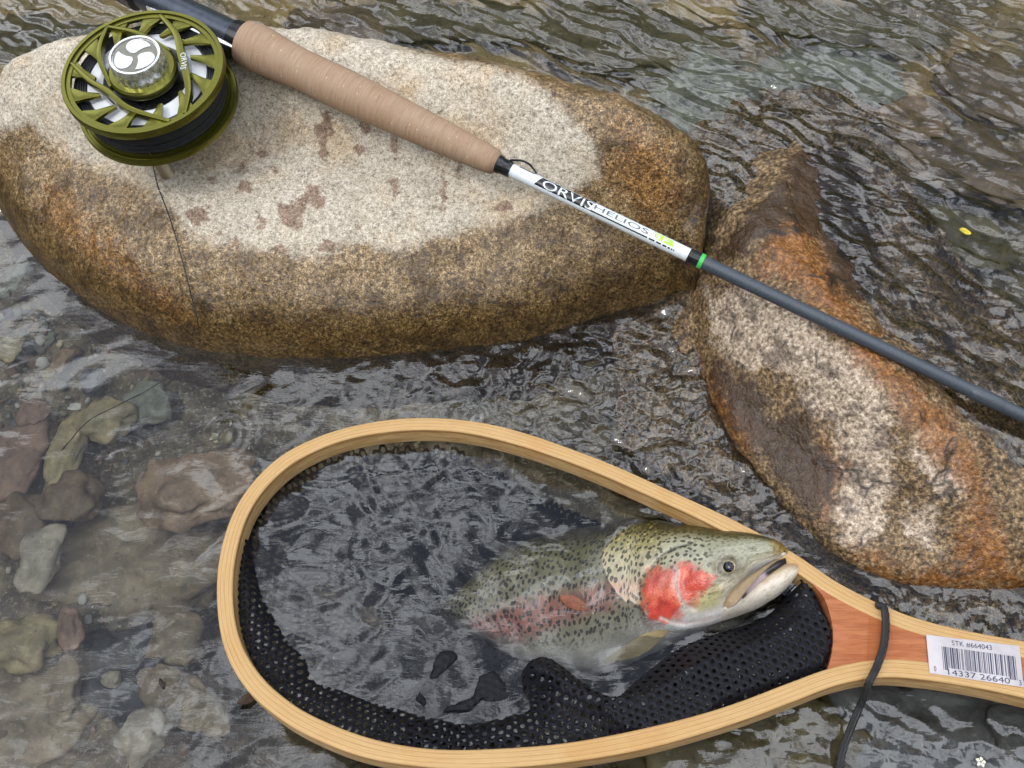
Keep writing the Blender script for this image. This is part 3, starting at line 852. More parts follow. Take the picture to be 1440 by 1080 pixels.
def cork_mat():
    t = NT("cork"); uv = t.n("UVMap").outputs[0]
    mp = t.n("Mapping"); mp.inputs["Scale"].default_value = (1500, 5.0, 1); t.l(uv, mp.inputs[0])
    mp2 = t.n("Mapping"); mp2.inputs["Scale"].default_value = (420, 22, 1); t.l(uv, mp2.inputs[0])
    rings = t.noise(mp.outputs[0], 1.0, 3, 0.6)
    slit = t.noise(mp2.outputs[0], 1.0, 1, 0.5)
    big = t.noise(t.pos(), 60, 4, 0.6)
    c = t.ramp(rings, [(0.25, (0.25, 0.165, 0.105)), (0.5, (0.335, 0.228, 0.15)), (0.75, (0.41, 0.29, 0.20))])
    c = t.mix(t.rng(big, 0.4, 0.65, 0, 0.5), c, t.mix(1.0, c, (0.9, 0.80, 0.72), 'MULTIPLY'))
    c = t.mix(t.rng(slit, 0.70, 0.76, 0, 0.7), c, (0.58, 0.43, 0.29))
    c = t.mix(t.rng(slit, 0.27, 0.21, 0, 0.6), c, (0.20, 0.11, 0.06))
    return t.bsdf(c, 0.75, 0, t.bump(rings, 0.25, 0.0006))
CORK = cork_mat()
BLACK = plain("gloss_black", (0.012, 0.013, 0.016), 0.18, 0, 0.2)
GUN = plain("anodised_slate", (0.055, 0.065, 0.085), 0.33, 0.6, 0.15)
SILVER = plain("brushed_silver", (0.78, 0.79, 0.80), 0.22, 1.0, 0.05)
WHITE = plain("white_lacquer", (0.68, 0.74, 0.78), 0.25, 0, 0.04)
GREEN = plain("green_thread", (0.06, 0.50, 0.10), 0.3, 0, 0.1)
GREY = plain("slate_blank", (0.050, 0.062, 0.078), 0.42, 0, 0.15, 900)
ss = np.linspace(0, S_GRIP, 90)
gp = [(-0.0004, 0.0105), (0.0, 0.0128)]
gp += [(s_, float(np.interp(s_, [0, .004, .013, .022, .04, .075, S_GRIP - .035, S_GRIP - .006, S_GRIP - .001, S_GRIP], [.0136, .0143, .0143, .0135, .0122, .0126, .0100, .0080, .0072, .0058]))) for s_ in ss]
rodlathe("cork_grip", gp + [(S_GRIP + 0.0003, .004)], CORK, 64)
rodlathe("winding_check", [(S_GRIP - .002, .0056), (S_GRIP + .002, .0056), (S_GRIP + .003, .0049), (S_W0, .0047), (S_W0 + .0002, .0041)], BLACK)
wsec = rodlathe("printed_section", [(S_W0 - .001, .0041), (S_W1 + .001, .0040)], WHITE)
rodlathe("thread_wrap", [(S_W1, .0040), (S_W1 + .0004, .0044), (S_GR - .0012, .0044), (S_GR - .001, .004)], BLACK)
rodlathe("green_ring", [(S_GR - .0014, .0040), (S_GR - .0012, .0045), (S_GR + .0012, .0045), (S_GR + .0014, .004)], GREEN)
rodlathe("blank", [(S_GR, .0040)] + [(x, float(np.interp(x, [S_GR, ROD_L], [.0040, .0036]))) for x in np.linspace(S_GR + .01, S_FER, 6)] + [(ROD_L + 0.35, .0028)], GREY)
rodlathe("ferrule", [(S_FER - .012, .0036), (S_FER - .011, .0041), (S_FER + .004, .0042), (S_FER + .006, .0037)], GREY)
# reel seat beyond the flared end of the grip
rodlathe("seat_collar", [(-.009, .0095), (-.008, .0112), (-.001, .0120), (0.0015, .0120)], BLACK)
rodlathe("reel_seat", [(-.115, .0092), (-.075, .0092), (-.072, .0098), (-.012, .0098), (-.009, .0104), (-.008, .0104)], GUN)
rodlathe("seat_lock_ring", [(-.098, .0092), (-.097, .0118), (-.092, .0112), (-.087, .0118), (-.079, .0118), (-.078, .0096)], BLACK)
# hook keeper: a small wire loop beside the winding check
kp = [ROD_A + RD * (S_W0 - .003 + .018 * t_) + RS * (.0046 + .0032 * math.sin(math.pi * t_)) + RN * .001 for t_ in np.linspace(0, 1, 12)]
mb = MB(); mb.tube(kp, 0.0007, 6); rp(link("hook_keeper", mb.mesh("hook_keeper"), BLACK))

def text_mesh(body, size, name, extrude=0.0):
    cu = bpy.data.curves.new(name, 'FONT'); cu.body = body; cu.size = size; cu.resolution_u = 3
    cu.align_x = 'LEFT'; cu.extrude = extrude
    o = bpy.data.objects.new(name, cu); COL.objects.link(o)
    dg = bpy.context.evaluated_depsgraph_get(); dg.update()
    me = bpy.data.meshes.new_from_object(o.evaluated_get(dg))
    bpy.data.objects.remove(o); bpy.data.curves.remove(cu)
    me.materials.clear()
    return me
def subdiv(me, n):
    bm = bmesh.new(); bm.from_mesh(me); bmesh.ops.triangulate(bm, faces=bm.faces)
    for _ in range(n): bmesh.ops.subdivide_edges(bm, edges=[e for e in bm.edges if e.calc_length() > 0.0012], cuts=1)
    bm.to_mesh(me); bm.free(); return me
def wrap_on_rod(me, s0, r, width=None, a0=0.0, bold=0.0, height=None):
    """flat print in x (along), y (round the blank) -> onto the blank at radius r"""
    n = len(me.vertices); co = np.empty(n * 3, np.float32); me.vertices.foreach_get("co", co); co = co.reshape(-1, 3).astype(float)
    x = co[:, 0] - co[:, 0].min(); y = co[:, 1].copy()
    if width: x = x * width / x.max()
    if height: y = (y - y.min()) * height / (y.max() - y.min()); 
    a = a0 + y / r
    P = ROD_A[None] + (s0 + x)[:, None] * RD[None] + r * (np.cos(a)[:, None] * RN[None] + np.sin(a)[:, None] * RS[None])
    me.vertices.foreach_set("co", P.astype(np.float32).ravel()); me.update(); return me
def strip(x0, x1, y0, y1, slant=0.0, n=24, m=6):
    V = []; 
    for j in range(m + 1):
        for i in range(n + 1):
            f = j / m
            V.append((x0 + (x1 - x0) * i / n + slant * f, y0 + (y1 - y0) * f, 0))
    return mesh_np("strip", np.array(V), grid_faces(n + 1, m + 1))
WL = S_W1 - S_W0
def on_white(name, me, s, r, mat, **k):
    x0 = np.array([v.co.x for v in me.vertices]).min()
    o = link(name, wrap_on_rod(me, s, r, **k), mat); o.parent = wsec; return o
ra = .00412
on_white("print_band", strip(0, WL * .30, -.0016, .0050, .003), S_W0 + WL * .145, ra, BLACK)
on_white("lettering", subdiv(text_mesh("ORVIS", .008, "lettering"), 2), S_W0 + WL * .185, ra + .00012, WHITE, width=WL * .285, height=.0054, a0=-.30)
DKP = plain("dark_print", (0.10, 0.11, 0.12), 0.4)
on_white("lettering", subdiv(text_mesh("HELIOS", .006, "lettering"), 2), S_W0 + WL * .475, ra + .00012, DKP, width=WL * .30, height=.0030, a0=.12)
LIME = plain("lime_print", (0.42, 0.80, 0.06), 0.35)
on_white("print_band", strip(0, WL * .10, .0002, .0042, -.002, 12), S_W0 + WL * .80, ra, LIME)
on_white("lettering", subdiv(text_mesh("3F", .006, "lettering"), 2), S_W0 + WL * .805, ra + .00012, WHITE, width=WL * .085, height=.0030, a0=.1)
on_white("print_line", strip(0, WL * .34, -.0016, -.0008), S_W0 + WL * .44, ra, BLACK)
for (a_, b_) in ((.79, .82), (.83, .855), (.865, .885), (.893, .905), (.911, .918), (.923, .928)):
    on_white("print_dash", strip(0, WL * (b_ - a_), -.0016, -.0007, 0, 3, 2), S_W0 + WL * (a_ - 0.0), ra, BLACK)
on_white("print_mark", strip(0, .010, .0044, .0058, 0, 6, 2), S_W0 + .004, ra, BLACK)

# ------------------------------------------------------------------ fly reel
RR = 0.0495
reel_c = W(213, 122, 0.120)
tilt = Matrix.Rotation(R(7), 4, 'X') @ Matrix.Rotation(R(-1.5), 4, 'Y')
RM = Matrix.Translation(Vector(reel_c)) @ tilt @ Matrix.Scale(0.955, 4)
reel = empty("fly_reel", reel_c, "olive green large arbor fly reel with silver drag knob resting on the granite boulder", "fishing reel")
def rl(name, me, mat, parent=None):
    o = link(name, me, mat); o.parent = parent or reel
    if parent is None: o.matrix_parent_inverse = Matrix.Translation(Vector(reel_c)).inverted()
    return o
def olive_mat():
    t = NT("olive_anodised"); p = t.pos()
    n = t.noise(p, 700, 3)
    c = t.mix(t.rng(n, .3, .7), (0.150, 0.145, 0.026), (0.165, 0.16, 0.030))
    return t.bsdf(c, 0.26, 0.85)
OLIVE = olive_mat()
HT = 0.0135                                # half the width of the reel
mb = MB()                                  # face ring
mb.lathe([(.0440, HT - .0022), (.0440, HT), (.0464, HT), (.0468, HT + .0012), (.0490, HT + .0012), (RR, HT + .0004), (RR, HT - .0040), (.0470, HT - .0040), (.0470, HT - .0022), (.0440, HT - .0022)], 96)
rl("face_ring", mb.mesh("face_ring", M=RM), OLIVE)
# slanted vanes between face ring and arbor
vm = MB(); 
NV = 13
for k in range(NV):
    a = 2 * math.pi * (k + .3) / NV
    def pol(r, t): return (r * math.cos(t), r * math.sin(t))
    vb = MB()
    vb.prism([pol(.0446, a - .13), pol(.0446, a + .15), pol(.038, a + .19), pol(.0295, a + .30), pol(.0290, a + .21), pol(.037, a + .03)], HT - .0026, HT - .0004)
    rl("vane", vb.mesh("vane", bevel=.0003, M=RM), OLIVE)
# long raised arms sweeping past the hub from one side of the ring to the other
ARMS = [([(86, .93), (60, .66), (25, .50), (-8, .56), (-30, .72), (-48, .93)], .0020, .0036),
        ([(-60, .93), (-95, .62), (-136, .50), (-165, .64), (-189, .93)], .0018, .0028),
        ([(128, .94), (108, .64), (82, .46), (46, .42)], .0016, .0024),
        ([(128, .94), (146, .72), (166, .56), (216, .43)], .0016, .0024)]
for (pl, wa, wm) in ARMS:
    P = spline([(RR * r * math.cos(R(a)), RR * r * math.sin(R(a))) for a, r in pl], 30)
    m = len(P); V = []; F = []
    for i in range(m):
        T = P[min(i + 1, m - 1)] - P[max(i - 1, 0)]; T /= np.linalg.norm(T)
        f = i / (m - 1); w = (wa + (wm - wa) * math.sin(math.pi * f)) * 0.62
        Nn = np.array([-T[1], T[0]]); zt = HT + .0012 + .0016 * math.sin(math.pi * f)
        V += [(*(P[i] + Nn * w), zt), (*(P[i] - Nn * w), zt), (*(P[i] - Nn * w), HT - .003), (*(P[i] + Nn * w), HT - .003)]
    for i in range(m - 1):
        for j in range(4): F.append((i * 4 + j, i * 4 + (j + 1) % 4, i * 4 + 4 + (j + 1) % 4, i * 4 + 4 + j))
    F += [(0, 1, 2, 3), tuple((m - 1) * 4 + 3 - j for j in range(4))]
    ab = MB(); ab.add(V, F)
    rl("arm", ab.mesh("arm", bevel=.0004, M=RM), OLIVE)
hb = MB(); hb.lathe([(.0, HT - .004), (.0200, HT - .004), (.0208, HT - .002), (.0208, HT + .0012), (.0196, HT + .0024), (.0165, HT + .0026), (.0160, HT + .0016)], 64)
hub = rl("hub", hb.mesh("hub", M=RM), OLIVE)
NF = 16
def flu(a, i): return 1 - (0.045 if i < 3 else 0.0) * (0.5 + 0.5 * math.cos(NF * a)) ** 2
KNOBM = plain("polished_nickel", (0.86, 0.87, 0.87), 0.26, 0.9, 0.05)
kb = MB(); kb.lathe([(.0168, HT + .0015), (.0166, HT + .0086), (.0162, HT + .0121), (.0152, HT + .0134), (.0140, HT + .0134), (.0137, HT + .0122), (.0, HT + .0122)], 192, flute=flu)
knob = rl("drag_knob", kb.mesh("drag_knob", M=RM), KNOBM)
BRZ = plain("satin_bronze_grey", (0.20, 0.19, 0.16), 0.35, 0.6)
eb = MB(); eb.lathe([(.0134, HT + .0122), (.0134, HT + .01245), (.0, HT + .01245)], 48)
rl("emblem_disc", eb.mesh("emblem_disc", M=RM), BRZ, knob)
PEARL = plain("pearl_white", (0.66, 0.68, 0.70), 0.3, 0.2, 0.03)
for k in range(3):
    a = R(100) + k * 2 * math.pi / 3
    pts = []
    for t_ in np.linspace(0, 2 * math.pi, 26, endpoint=False):
        x = .0070 + .0056 * math.cos(t_); y = .0074 * math.sin(t_) + .0026 * math.cos(t_) - .001
        rr = math.hypot(x, y)
        if rr > .0128: x, y = x * .0128 / rr, y * .0128 / rr
        if abs(math.atan2(y, x)) > R(52) - .0011 / max(rr, .001) * 1.0:
            sg = math.copysign(1, y); aa = (R(52) - min(.0011 / max(rr, .001), .5)) * sg; x, y = rr * math.cos(aa), rr * math.sin(aa)
        tw = -45 * (rr - .006); x, y = x * math.cos(tw) - y * math.sin(tw), x * math.sin(tw) + y * math.cos(tw)
        pts.append((x * math.cos(a) - y * math.sin(a), x * math.sin(a) + y * math.cos(a)))
    lb = MB(); lb.prism(pts, HT + .0123, HT + .0128)
    rl("emblem_lobe", lb.mesh("emblem_lobe", M=RM), PEARL, knob)
# lettering on the right-hand arm
def ring_text(body, r, a_mid, size):
    me = text_mesh(body, size, "lettering", 0.0001)
    co = np.array([v.co[:] for v in me.vertices]); x = co[:, 0] - (co[:, 0].max() + co[:, 0].min()) / 2; y = co[:, 1]
    a = a_mid - x / r
    P = np.stack([(r + y) * np.cos(a), (r + y) * np.sin(a), np.full(len(a), HT + .0029) + co[:, 2]], -1)
    P = P @ np.array(RM.to_3x3()).T + np.array(RM.translation)
    me.vertices.foreach_set("co", P.astype(np.float32).ravel()); return me
rl("lettering", ring_text("ORVIS", .0243, R(10), .0048), PEARL)
# inner works: pale backing, dark line, spool
PALE = plain("white_backing", (0.60, 0.62, 0.64), 0.45, 0, 0.05)
bb = MB(); bb.lathe([(.0265, -HT + .003), (.0265, HT - .0055), (.0285, HT - .0045), (.0365, HT - .0065), (.0365, -HT + .003)], 72)
rl("backing", bb.mesh("backing", M=RM), PALE)
STEEL = plain("dark_steel", (0.12, 0.125, 0.13), 0.3, 0.9)
ib = MB(); ib.lathe([(.0, HT - .010), (.0225, HT - .010), (.0235, HT - .011), (.0245, -HT + .002)], 60)
rl("spindle_housing", ib.mesh("spindle_housing", M=RM), STEEL)
LINEM = plain("dark_fly_line", (0.014, 0.015, 0.018), 0.38, 0, 0.3)
wb = MB()
for layer, (r0, nn) in enumerate(((.0432, 11), (.0416, 11))):
    for j in range(nn):
        z = -HT + .0035 + (2 * HT - .0095) * j / (nn - 1)
        rr = r0 + random.uniform(-.0006, .0006)
        prof = [(rr + .0010 * math.cos(t_), z + .0010 * math.sin(t_)) for t_ in np.linspace(0, 2 * math.pi, 7)]
        wb.lathe(prof, 72)
for r0 in (.0376, .0390, .0404):
    wb.lathe([(r0 + .0007 * math.cos(t_), HT - .0062 + .0007 * math.sin(t_)) for t_ in np.linspace(0, 2 * math.pi, 7)], 72)
wb.lathe([(.0366, HT - .0072), (.0412, HT - .0066)], 72)
rl("wound_line", wb.mesh("wound_line", M=RM), LINEM)
sb = MB(); sb.lathe([(.0400, -HT + .0020), (.0400, -HT + .0032), (.0455, -HT + .0032), (.0462, -HT + .0008), (.0476, -HT + .0008), (.0478, -HT + .0026), (.0496, -HT + .0026), (.0500, -HT + .0020), (.0500, -HT - .0010), (.0470, -HT - .0018), (.0400, -HT - .0008), (.0400, -HT + .002)], 96)
rl("spool_rim", sb.mesh("spool_rim", M=RM), OLIVE)
for k in range(11):
    a = 2 * math.pi * k / 11
    vb = MB(); vb.prism([(r * math.cos(t_), r * math.sin(t_)) for r, t_ in ((.0405, a), (.0405, a + .25), (.03, a + .5), (.02, a + .5), (.02, a + .3), (.03, a + .2))], -HT - .0002, -HT + .0018)
    rl("spool_spoke", vb.mesh("spool_spoke", bevel=.0003, M=RM), OLIVE)
# two pillars that join frame and foot, on the rod side
foot_dir = np.array(RM.inverted().to_3x3() @ Vector(RS)); fa = math.atan2(foot_dir[1], foot_dir[0])
for da in (-.42, .42):
    pb = MB(); c = (.0482 * math.cos(fa + da), .0482 * math.sin(fa + da))
    pb.prism([(c[0] + .0018 * math.cos(t_), c[1] + .0018 * math.sin(t_)) for t_ in np.linspace(0, 2 * math.pi, 12, endpoint=False)], -HT, HT - .002)
    rl("frame_pillar", pb.mesh("frame_pillar", M=RM), OLIVE)
# handle under the spool, resting on the stone
hdir = math.atan2(-1, 0.12)
hp = MB(); hc = (.0425 * math.cos(hdir), .0425 * math.sin(hdir))
hx = .0
hp.lathe([(.0, -HT - .019), (.0042, -HT - .019), (.0050, -HT - .018), (.0047, -HT - .008), (.0056, -HT - .004), (.0056, -HT - .001), (.0, -HT - .001)], 28)
hv = [(x + hc[0], y + hc[1], z) for x, y, z in hp.V]; hp.V = hv
rl("handle", hp.mesh("handle", M=RM), plain("titanium_grey", (0.34, 0.33, 0.29), 0.35, 0.9))
# foot: silver saddle held against the reel seat
sf = float(np.dot(reel_c - ROD_A, RD))
fb = MB()
def footpt(s_, n_, w_): return ROD_A + RD * s_ + (-.80 * RS + .60 * RN) * n_ + (.60 * RS + .80 * RN) * w_
V = []; F = []
secs = [(sf - .040, .0104, .0108, .0040), (sf - .03, .0098, .0115, .0056), (sf - .014, .0098, .0128, .0066), (sf, .0098, .0150, .0070), (sf + .014, .0098, .0128, .0066), (sf + .03, .0098, .0115, .0056), (sf + .043, .0104, .0108, .0040)]
for (s_, n0, n1, w_) in secs: V += [footpt(s_, n0, w_), footpt(s_, n1, w_), footpt(s_, n1, -w_), footpt(s_, n0, -w_)]
for i in range(len(secs) - 1):
    for j in range(4): F.append((i * 4 + j, i * 4 + (j + 1) % 4, i * 4 + 4 + (j + 1) % 4, i * 4 + 4 + j))
F += [(0, 1, 2, 3), tuple(len(V) - 1 - j for j in range(4))]
fb.add(V, F)
rl("foot", fb.mesh("foot", bevel=.0006), SILVER)
pf = ROD_A + RD * sf - RS * .013
pe = np.array(RM @ Vector((.047 * math.cos(fa), .047 * math.sin(fa), 0)))
stb = MB(); stb.tube([pf, (pf + pe) / 2, pe], [.0068, .0055, .0075], 14); rl("foot_stem", stb.mesh("foot_stem"), OLIVE)

# ------------------------------------------------------------------ leader from the reel down into the water
p0 = np.array(RM @ Vector((.036 * math.cos(hdir), .0455 * math.sin(hdir), -HT + .008)))
path = [p0]
LP = spline([(222, 262), (240, 310), (256, 365), (272, 428), (284, 482)], 16)
for (u, v) in LP:
    h = 0.02
    for _ in range(25):
        c = W(u, v, h); h = max(0.0, float(h1(np.array([c[0]]), np.array([c[1]]))[0]) + 0.0026)
    path.append(W(u, v, h))
for (u, v, z) in ((284, 492, -.006), (250, 520, -.014), (200, 552, -.016), (160, 572, -.010), (122, 594, -.012), (80, 640, -.03)): path.append(WR(u, v, z))
mb = MB(); mb.tube(spline(path, 90), .00040, 6)
link("leader_line", mb.mesh("leader_line"), plain("leader_nylon", (0.012, 0.012, 0.014), 0.3), None, "thin dark leader running from the reel over the boulder into the water", "fishing line")

# ------------------------------------------------------------------ landing net
PL = (0.013, 0.04, -0.08)                       # plane of the hoop's upper face
def plz(x, y): return PL[0] + PL[1] * x + PL[2] * y
PLN = np.array([-PL[1], -PL[2], 1.0]); PLN /= np.linalg.norm(PLN)
net_o = WP(700, 830, PL)
net = empty("landing_net", net_o, "wooden landing net with black rubber mesh bag lying half in the water", "landing net")
def np_(o, parent=None):
    o.parent = parent or net
    if parent is None: o.matrix_parent_inverse = Matrix.Translation(Vector(net_o)).inverted()
    return o
outer_px = [(1640, 945), (1540, 922), (1440, 901), (1380, 890), (1300, 871), (1240, 849), (1180, 819), (1120, 779), (1060, 745), (1000, 715), (930, 683), (860, 652), (800, 629), (740, 609), (680, 594), (620, 587), (560, 588), (500, 597), (450, 612), (400, 637), (360, 672), (330, 715), (312, 765), (304, 820), (307, 880), (322, 930), (352, 975), (398, 1014), (450, 1042), (510, 1064), (570, 1076), (630, 1081), (700, 1080), (780, 1074), (860, 1062), (930, 1047), (1000, 1028), (1060, 1008), (1120, 985), (1180, 963), (1240, 952), (1300, 955), (1370, 966), (1440, 981), (1540, 1005), (1640, 1032)]
OUT = spline([WP(u, v, PL) for u, v in outer_px], 420)
HW, HH = 0.0090, 0.0135
def offset_in(P, d):
    T = np.gradient(P, axis=0); T /= np.linalg.norm(T, axis=1)[:, None]
    S = np.cross(PLN[None], T)                    # left of travel = inside of the hoop
    return P + S * d
MID = offset_in(OUT, HW / 2); INN = offset_in(OUT, HW)
def wood_mat(name, c0, c1, dark, lam=True, sx=6.0, sy=90.0):
    t = NT(name); uv = t.n("UVMap").outputs[0]
    mp = t.n("Mapping"); mp.inputs["Scale"].default_value = (sx * 8, sy, 1); t.l(uv, mp.inputs[0])
    g = t.noise(mp.outputs[0], 1.0, 5, 0.65, 0.4)
    mp3 = t.n("Mapping"); mp3.inputs["Scale"].default_value = (sx * 20, sy * 8, 1); t.l(uv, mp3.inputs[0])
    pores = t.noise(mp3.outputs[0], 1.0, 2, 0.5)
    c = t.mix(t.rng(g, 0.35, 0.65), c0, c1)
    c = t.mix(t.rng(pores, 0.56, 0.70, 0, 0.6), c, dark)
    if lam:
        sep = t.n("SeparateXYZ"); t.l(uv, sep.inputs[0])
        w = t.math('PINGPONG', t.math('ADD', sep.outputs[1], t.math('MULTIPLY', t.math('SUBTRACT', g, .5), .04)), 0.125)
        c = t.mix(t.rng(w, 0.020, 0.0, 0, 0.8), c, dark)
    big = t.noise(t.pos(), 25, 4, 0.6)
    c = t.mix(t.rng(big, 0.5, 0.7, 0, 0.5), c, t.mix(1.0, c, (0.94, 0.80, 0.62), 'MULTIPLY'))
    return t.bsdf(c, 0.42, 0, t.bump(g, 0.15, 0.0004), Coat_Weight=0.08, Coat_Roughness=0.12, Specular_IOR_Level=.2)
MAPLE = wood_mat("ash_wood", (0.42, 0.25, 0.10), (0.57, 0.385, 0.18), (0.24, 0.12, 0.04))
CHERRY = wood_mat("cherry_wood", (0.30, 0.095, 0.036), (0.40, 0.15, 0.064), (0.14, 0.04, 0.016), False, 4.0, 300)
def hoop():
    prof = []                                      # (across, down) with rounded corners
    rc = 0.0013
    for (cx, cy, a0) in ((HW / 2 - rc, -rc, 0), (-(HW / 2 - rc), -rc, 90), (-(HW / 2 - rc), -HH + rc, 180), (HW / 2 - rc, -HH + rc, 270)):
        for k in range(5):
            a = R(a0 + 22.5 * k); prof.append((cx + rc * math.cos(a), cy + rc * math.sin(a)))
    T = np.gradient(MID, axis=0); T /= np.linalg.norm(T, axis=1)[:, None]
    S = np.cross(PLN[None], T); m = len(prof)
    s = np.concatenate([[0], np.cumsum(np.linalg.norm(np.diff(MID, axis=0), axis=1))])
    V = []; uv = []
    wob = 1 + 0.03 * np.sin(s * 40) + 0.02 * np.sin(s * 91 + 1)
    for i in range(len(MID)):
        for (a, d) in prof:
            V.append(MID[i] + S[i] * a * wob[i] + PLN * d); uv.append((s[i], (a / HW + 0.5) + (0 if d > -0.006 else .06)))
    F = [tuple(map(int, f)) for f in grid_faces(m, len(MID), True)]
    F.append(tuple(range(m))); F.append(tuple(range((len(MID) - 1) * m, len(MID) * m))[::-1])
    me = mesh_np("hoop", V, F)
    bm = bmesh.new(); bm.from_mesh(me); bmesh.ops.recalc_face_normals(bm, faces=bm.faces); bm.to_mesh(me); bm.free()
    uvattr(me, uv); me.set_sharp_from_angle(angle=R(50)); return me
np_(link("hoop", hoop(), MAPLE))
qi = PX(INN); half = len(INN) // 2
upper = [i for i in range(half) if qi[i, 0] > 1138]; lower = [i for i in range(half, len(INN)) if qi[i, 0] > 1156]
throat = spline([qi[upper[-1]], (1160, 842), (1171, 880), (1171, 912), (1164, 940), qi[lower[0]]], 26)
ins = [INN[i] for i in upper] + [WP(u, v, PL) for u, v in throat[1:-1]] + [INN[i] for i in lower]
# push the long sides 1 mm into the strips so that no seam opens
insi = [OUT[i] * .12 + INN[i] * .88 for i in upper] + [WP(u, v, PL) for u, v in throat[1:-1]] + [OUT[i] * .12 + INN[i] * .88 for i in lower]
n = len(insi); top = [p - PLN * .0005 for p in insi]; bot = [p - PLN * (HH - .0012) for p in insi]
F = [tuple(range(n)), tuple(range(2 * n - 1, n - 1, -1))] + [(i, n + i, n + (i + 1) % n, (i + 1) % n) for i in range(n)]
me = mesh_np("handle_core", top + bot, F, False)
bm = bmesh.new(); bm.from_mesh(me); bmesh.ops.recalc_face_normals(bm, faces=bm.faces); bm.to_mesh(me); bm.free()
uvattr(me, np.array([(p[0], p[1]) for p in top + bot]))
core = np_(link("handle_core", me, CHERRY))
core["label"] = "reddish brown cherry core between two pale strips"
# darker wet mark across the core beside the cord
wm = MB(); qd = [WP(u, v, PL) + PLN * -.00025 for u, v in ((1222, 868), (1240, 873), (1236, 936), (1218, 939))]
wm.add(qd, [(0, 1, 2, 3)])
me = wm.mesh("wet_mark", False); uvattr(me, np.array([(p[0], p[1]) for p in qd]))
np_(link("wet_mark", me, wood_mat("wet_cherry_wood", (0.28, 0.085, 0.025), (0.34, 0.11, 0.035), (0.14, 0.04, 0.015), False, 4.0, 300)), core)

# sticker with the stock number and bar code
ST = [WP(u, v, PL) + PLN * .0005 for u, v in ((1302, 893), (1433, 909), (1439, 967), (1307, 947))]
def stp(x, y, lift=0.0):
    """x to the right 0..1, y down 0..1 on the sticker"""
    a = ST[0] * (1 - x) + ST[1] * x; b = ST[3] * (1 - x) + ST[2] * x
    return a * (1 - y) + b * y + PLN * lift
mb = MB(); k = 8; g = [stp(i / k, j / k) for j in range(k + 1) for i in range(k + 1)]
mb.add(g, grid_faces(k + 1, k + 1))
sticker = np_(link("sticker", mb.mesh("sticker"), plain("sticker_paper", (0.46, 0.43, 0.45), 0.4, 0, 0.14, 60)))
INK = plain("print_ink", (0.035, 0.04, 0.075), 0.5)
mb = MB(); random.seed(5); x = .155
ends = .95
while x < ends:
    w = random.choice((.006, .006, .011, .016, .006)); y1 = .80 if .2 < x < .86 else .86
    mb.add([stp(x, .26 + .02 * x, .00012), stp(min(x + w, ends), .26 + .02 * x, .00012), stp(min(x + w, ends), y1, .00012), stp(x, y1, .00012)], [(0, 1, 2, 3)])
    x += w + random.choice((.005, .007, .011, .018))
np_(link("bar_code", mb.mesh("bar_code", False), INK), sticker)
def st_text(body, x0, x1, y0, y1):
    me = text_mesh(body, 1.0, "lettering"); co = np.array([v.co[:] for v in me.vertices])
    lo, hi = co.min(0), co.max(0)
    P = [stp(x0 + (x1 - x0) * (c[0] - lo[0]) / (hi[0] - lo[0]), y1 - (y1 - y0) * (c[1] - lo[1]) / (hi[1] - lo[1]), .00014) for c in co]
    me.vertices.foreach_set("co", np.array(P, np.float32).ravel()); return np_(link("lettering", me, INK), sticker)
st_text("STK #664043", .27, .70, .07, .21)
st_text("0", .05, .075, .80, .93); st_text("14337 26640", .20, .86, .83, .97); st_text("3", .955, .98, .84, .97)

# black elastic cord looped over the handle
zt = lambda u, v, h: WP(u, v, PL) + PLN * h
cp = [W(1228, 838, -.02), zt(1236, 846, -.004), zt(1241, 856, .0020), zt(1244, 880, .0021), zt(1241, 910, .0021), zt(1232, 938, .0022), zt(1221, 962, .0014), W(1213, 985, .017), W(1200, 1015, .010), W(1187, 1050, .004), W(1180, 1085, .001), W(1176, 1140, -.002)]
CP = spline(cp, 120)
mb = MB(); mb.tube(CP, .0019 * (1 + .05 * np.sin(np.arange(120) * 2.4)), 12)
def braid_mat():
    t = NT("braided_elastic"); p = t.pos((1, 1, 1), (.3, .2, .7))
    w = t.n("TexWave"); w.inputs["Scale"].default_value = 420; w.inputs["Distortion"].default_value = 2; t.l(p, w.inputs[0])
    return t.bsdf(t.mix(w.outputs[1], (0.008, 0.008, 0.009), (0.035, 0.036, 0.04)), 0.5, 0, t.bump(w.outputs[1], .6, .0008))
np_(link("elastic_cord", mb.mesh("elastic_cord"), braid_mat()))

# mesh bag -----------------------------------------------------------
IN2 = INN[[i for i in range(len(INN)) if qi[i, 0] < (1138 if i < half else 1156)]]
inner_poly = np.array([p[:2] for p in IN2] + [WP(u, v, PL)[:2] for u, v in throat[::-1]])
wpoly_px = [(392, 676), (360, 722), (352, 760), (360, 810), (378, 858), (402, 900), (430, 930), (446, 962), (520, 985), (600, 1010), (660, 1018), (720, 1006), (748, 998), (736, 960), (746, 934), (772, 926), (800, 948), (832, 974), (862, 986), (890, 960), (928, 930), (965, 906), (1010, 890), (1075, 868), (1112, 830), (1118, 800), (1085, 764), (1000, 722), (900, 676), (800, 634), (700, 602), (620, 592), (520, 600), (440, 626)]
wpoly = spline([W(u, v, 0)[:2] for u, v in wpoly_px], 160, True)
PATCH = [[(601, 950), (606, 928), (619, 911), (640, 911), (654, 925), (633, 941), (619, 955), (596, 960)], [(573, 983), (592, 967), (606, 987), (596, 999)], [(619, 992), (661, 974), (670, 946), (694, 939), (712, 955), (728, 992), (680, 992), (661, 1006), (619, 1008)]]
FOLD = [(636, 866), (690, 890), (742, 914), (792, 938), (745, 965), (720, 1000), (600, 1000), (520, 940), (540, 830), (600, 800)]
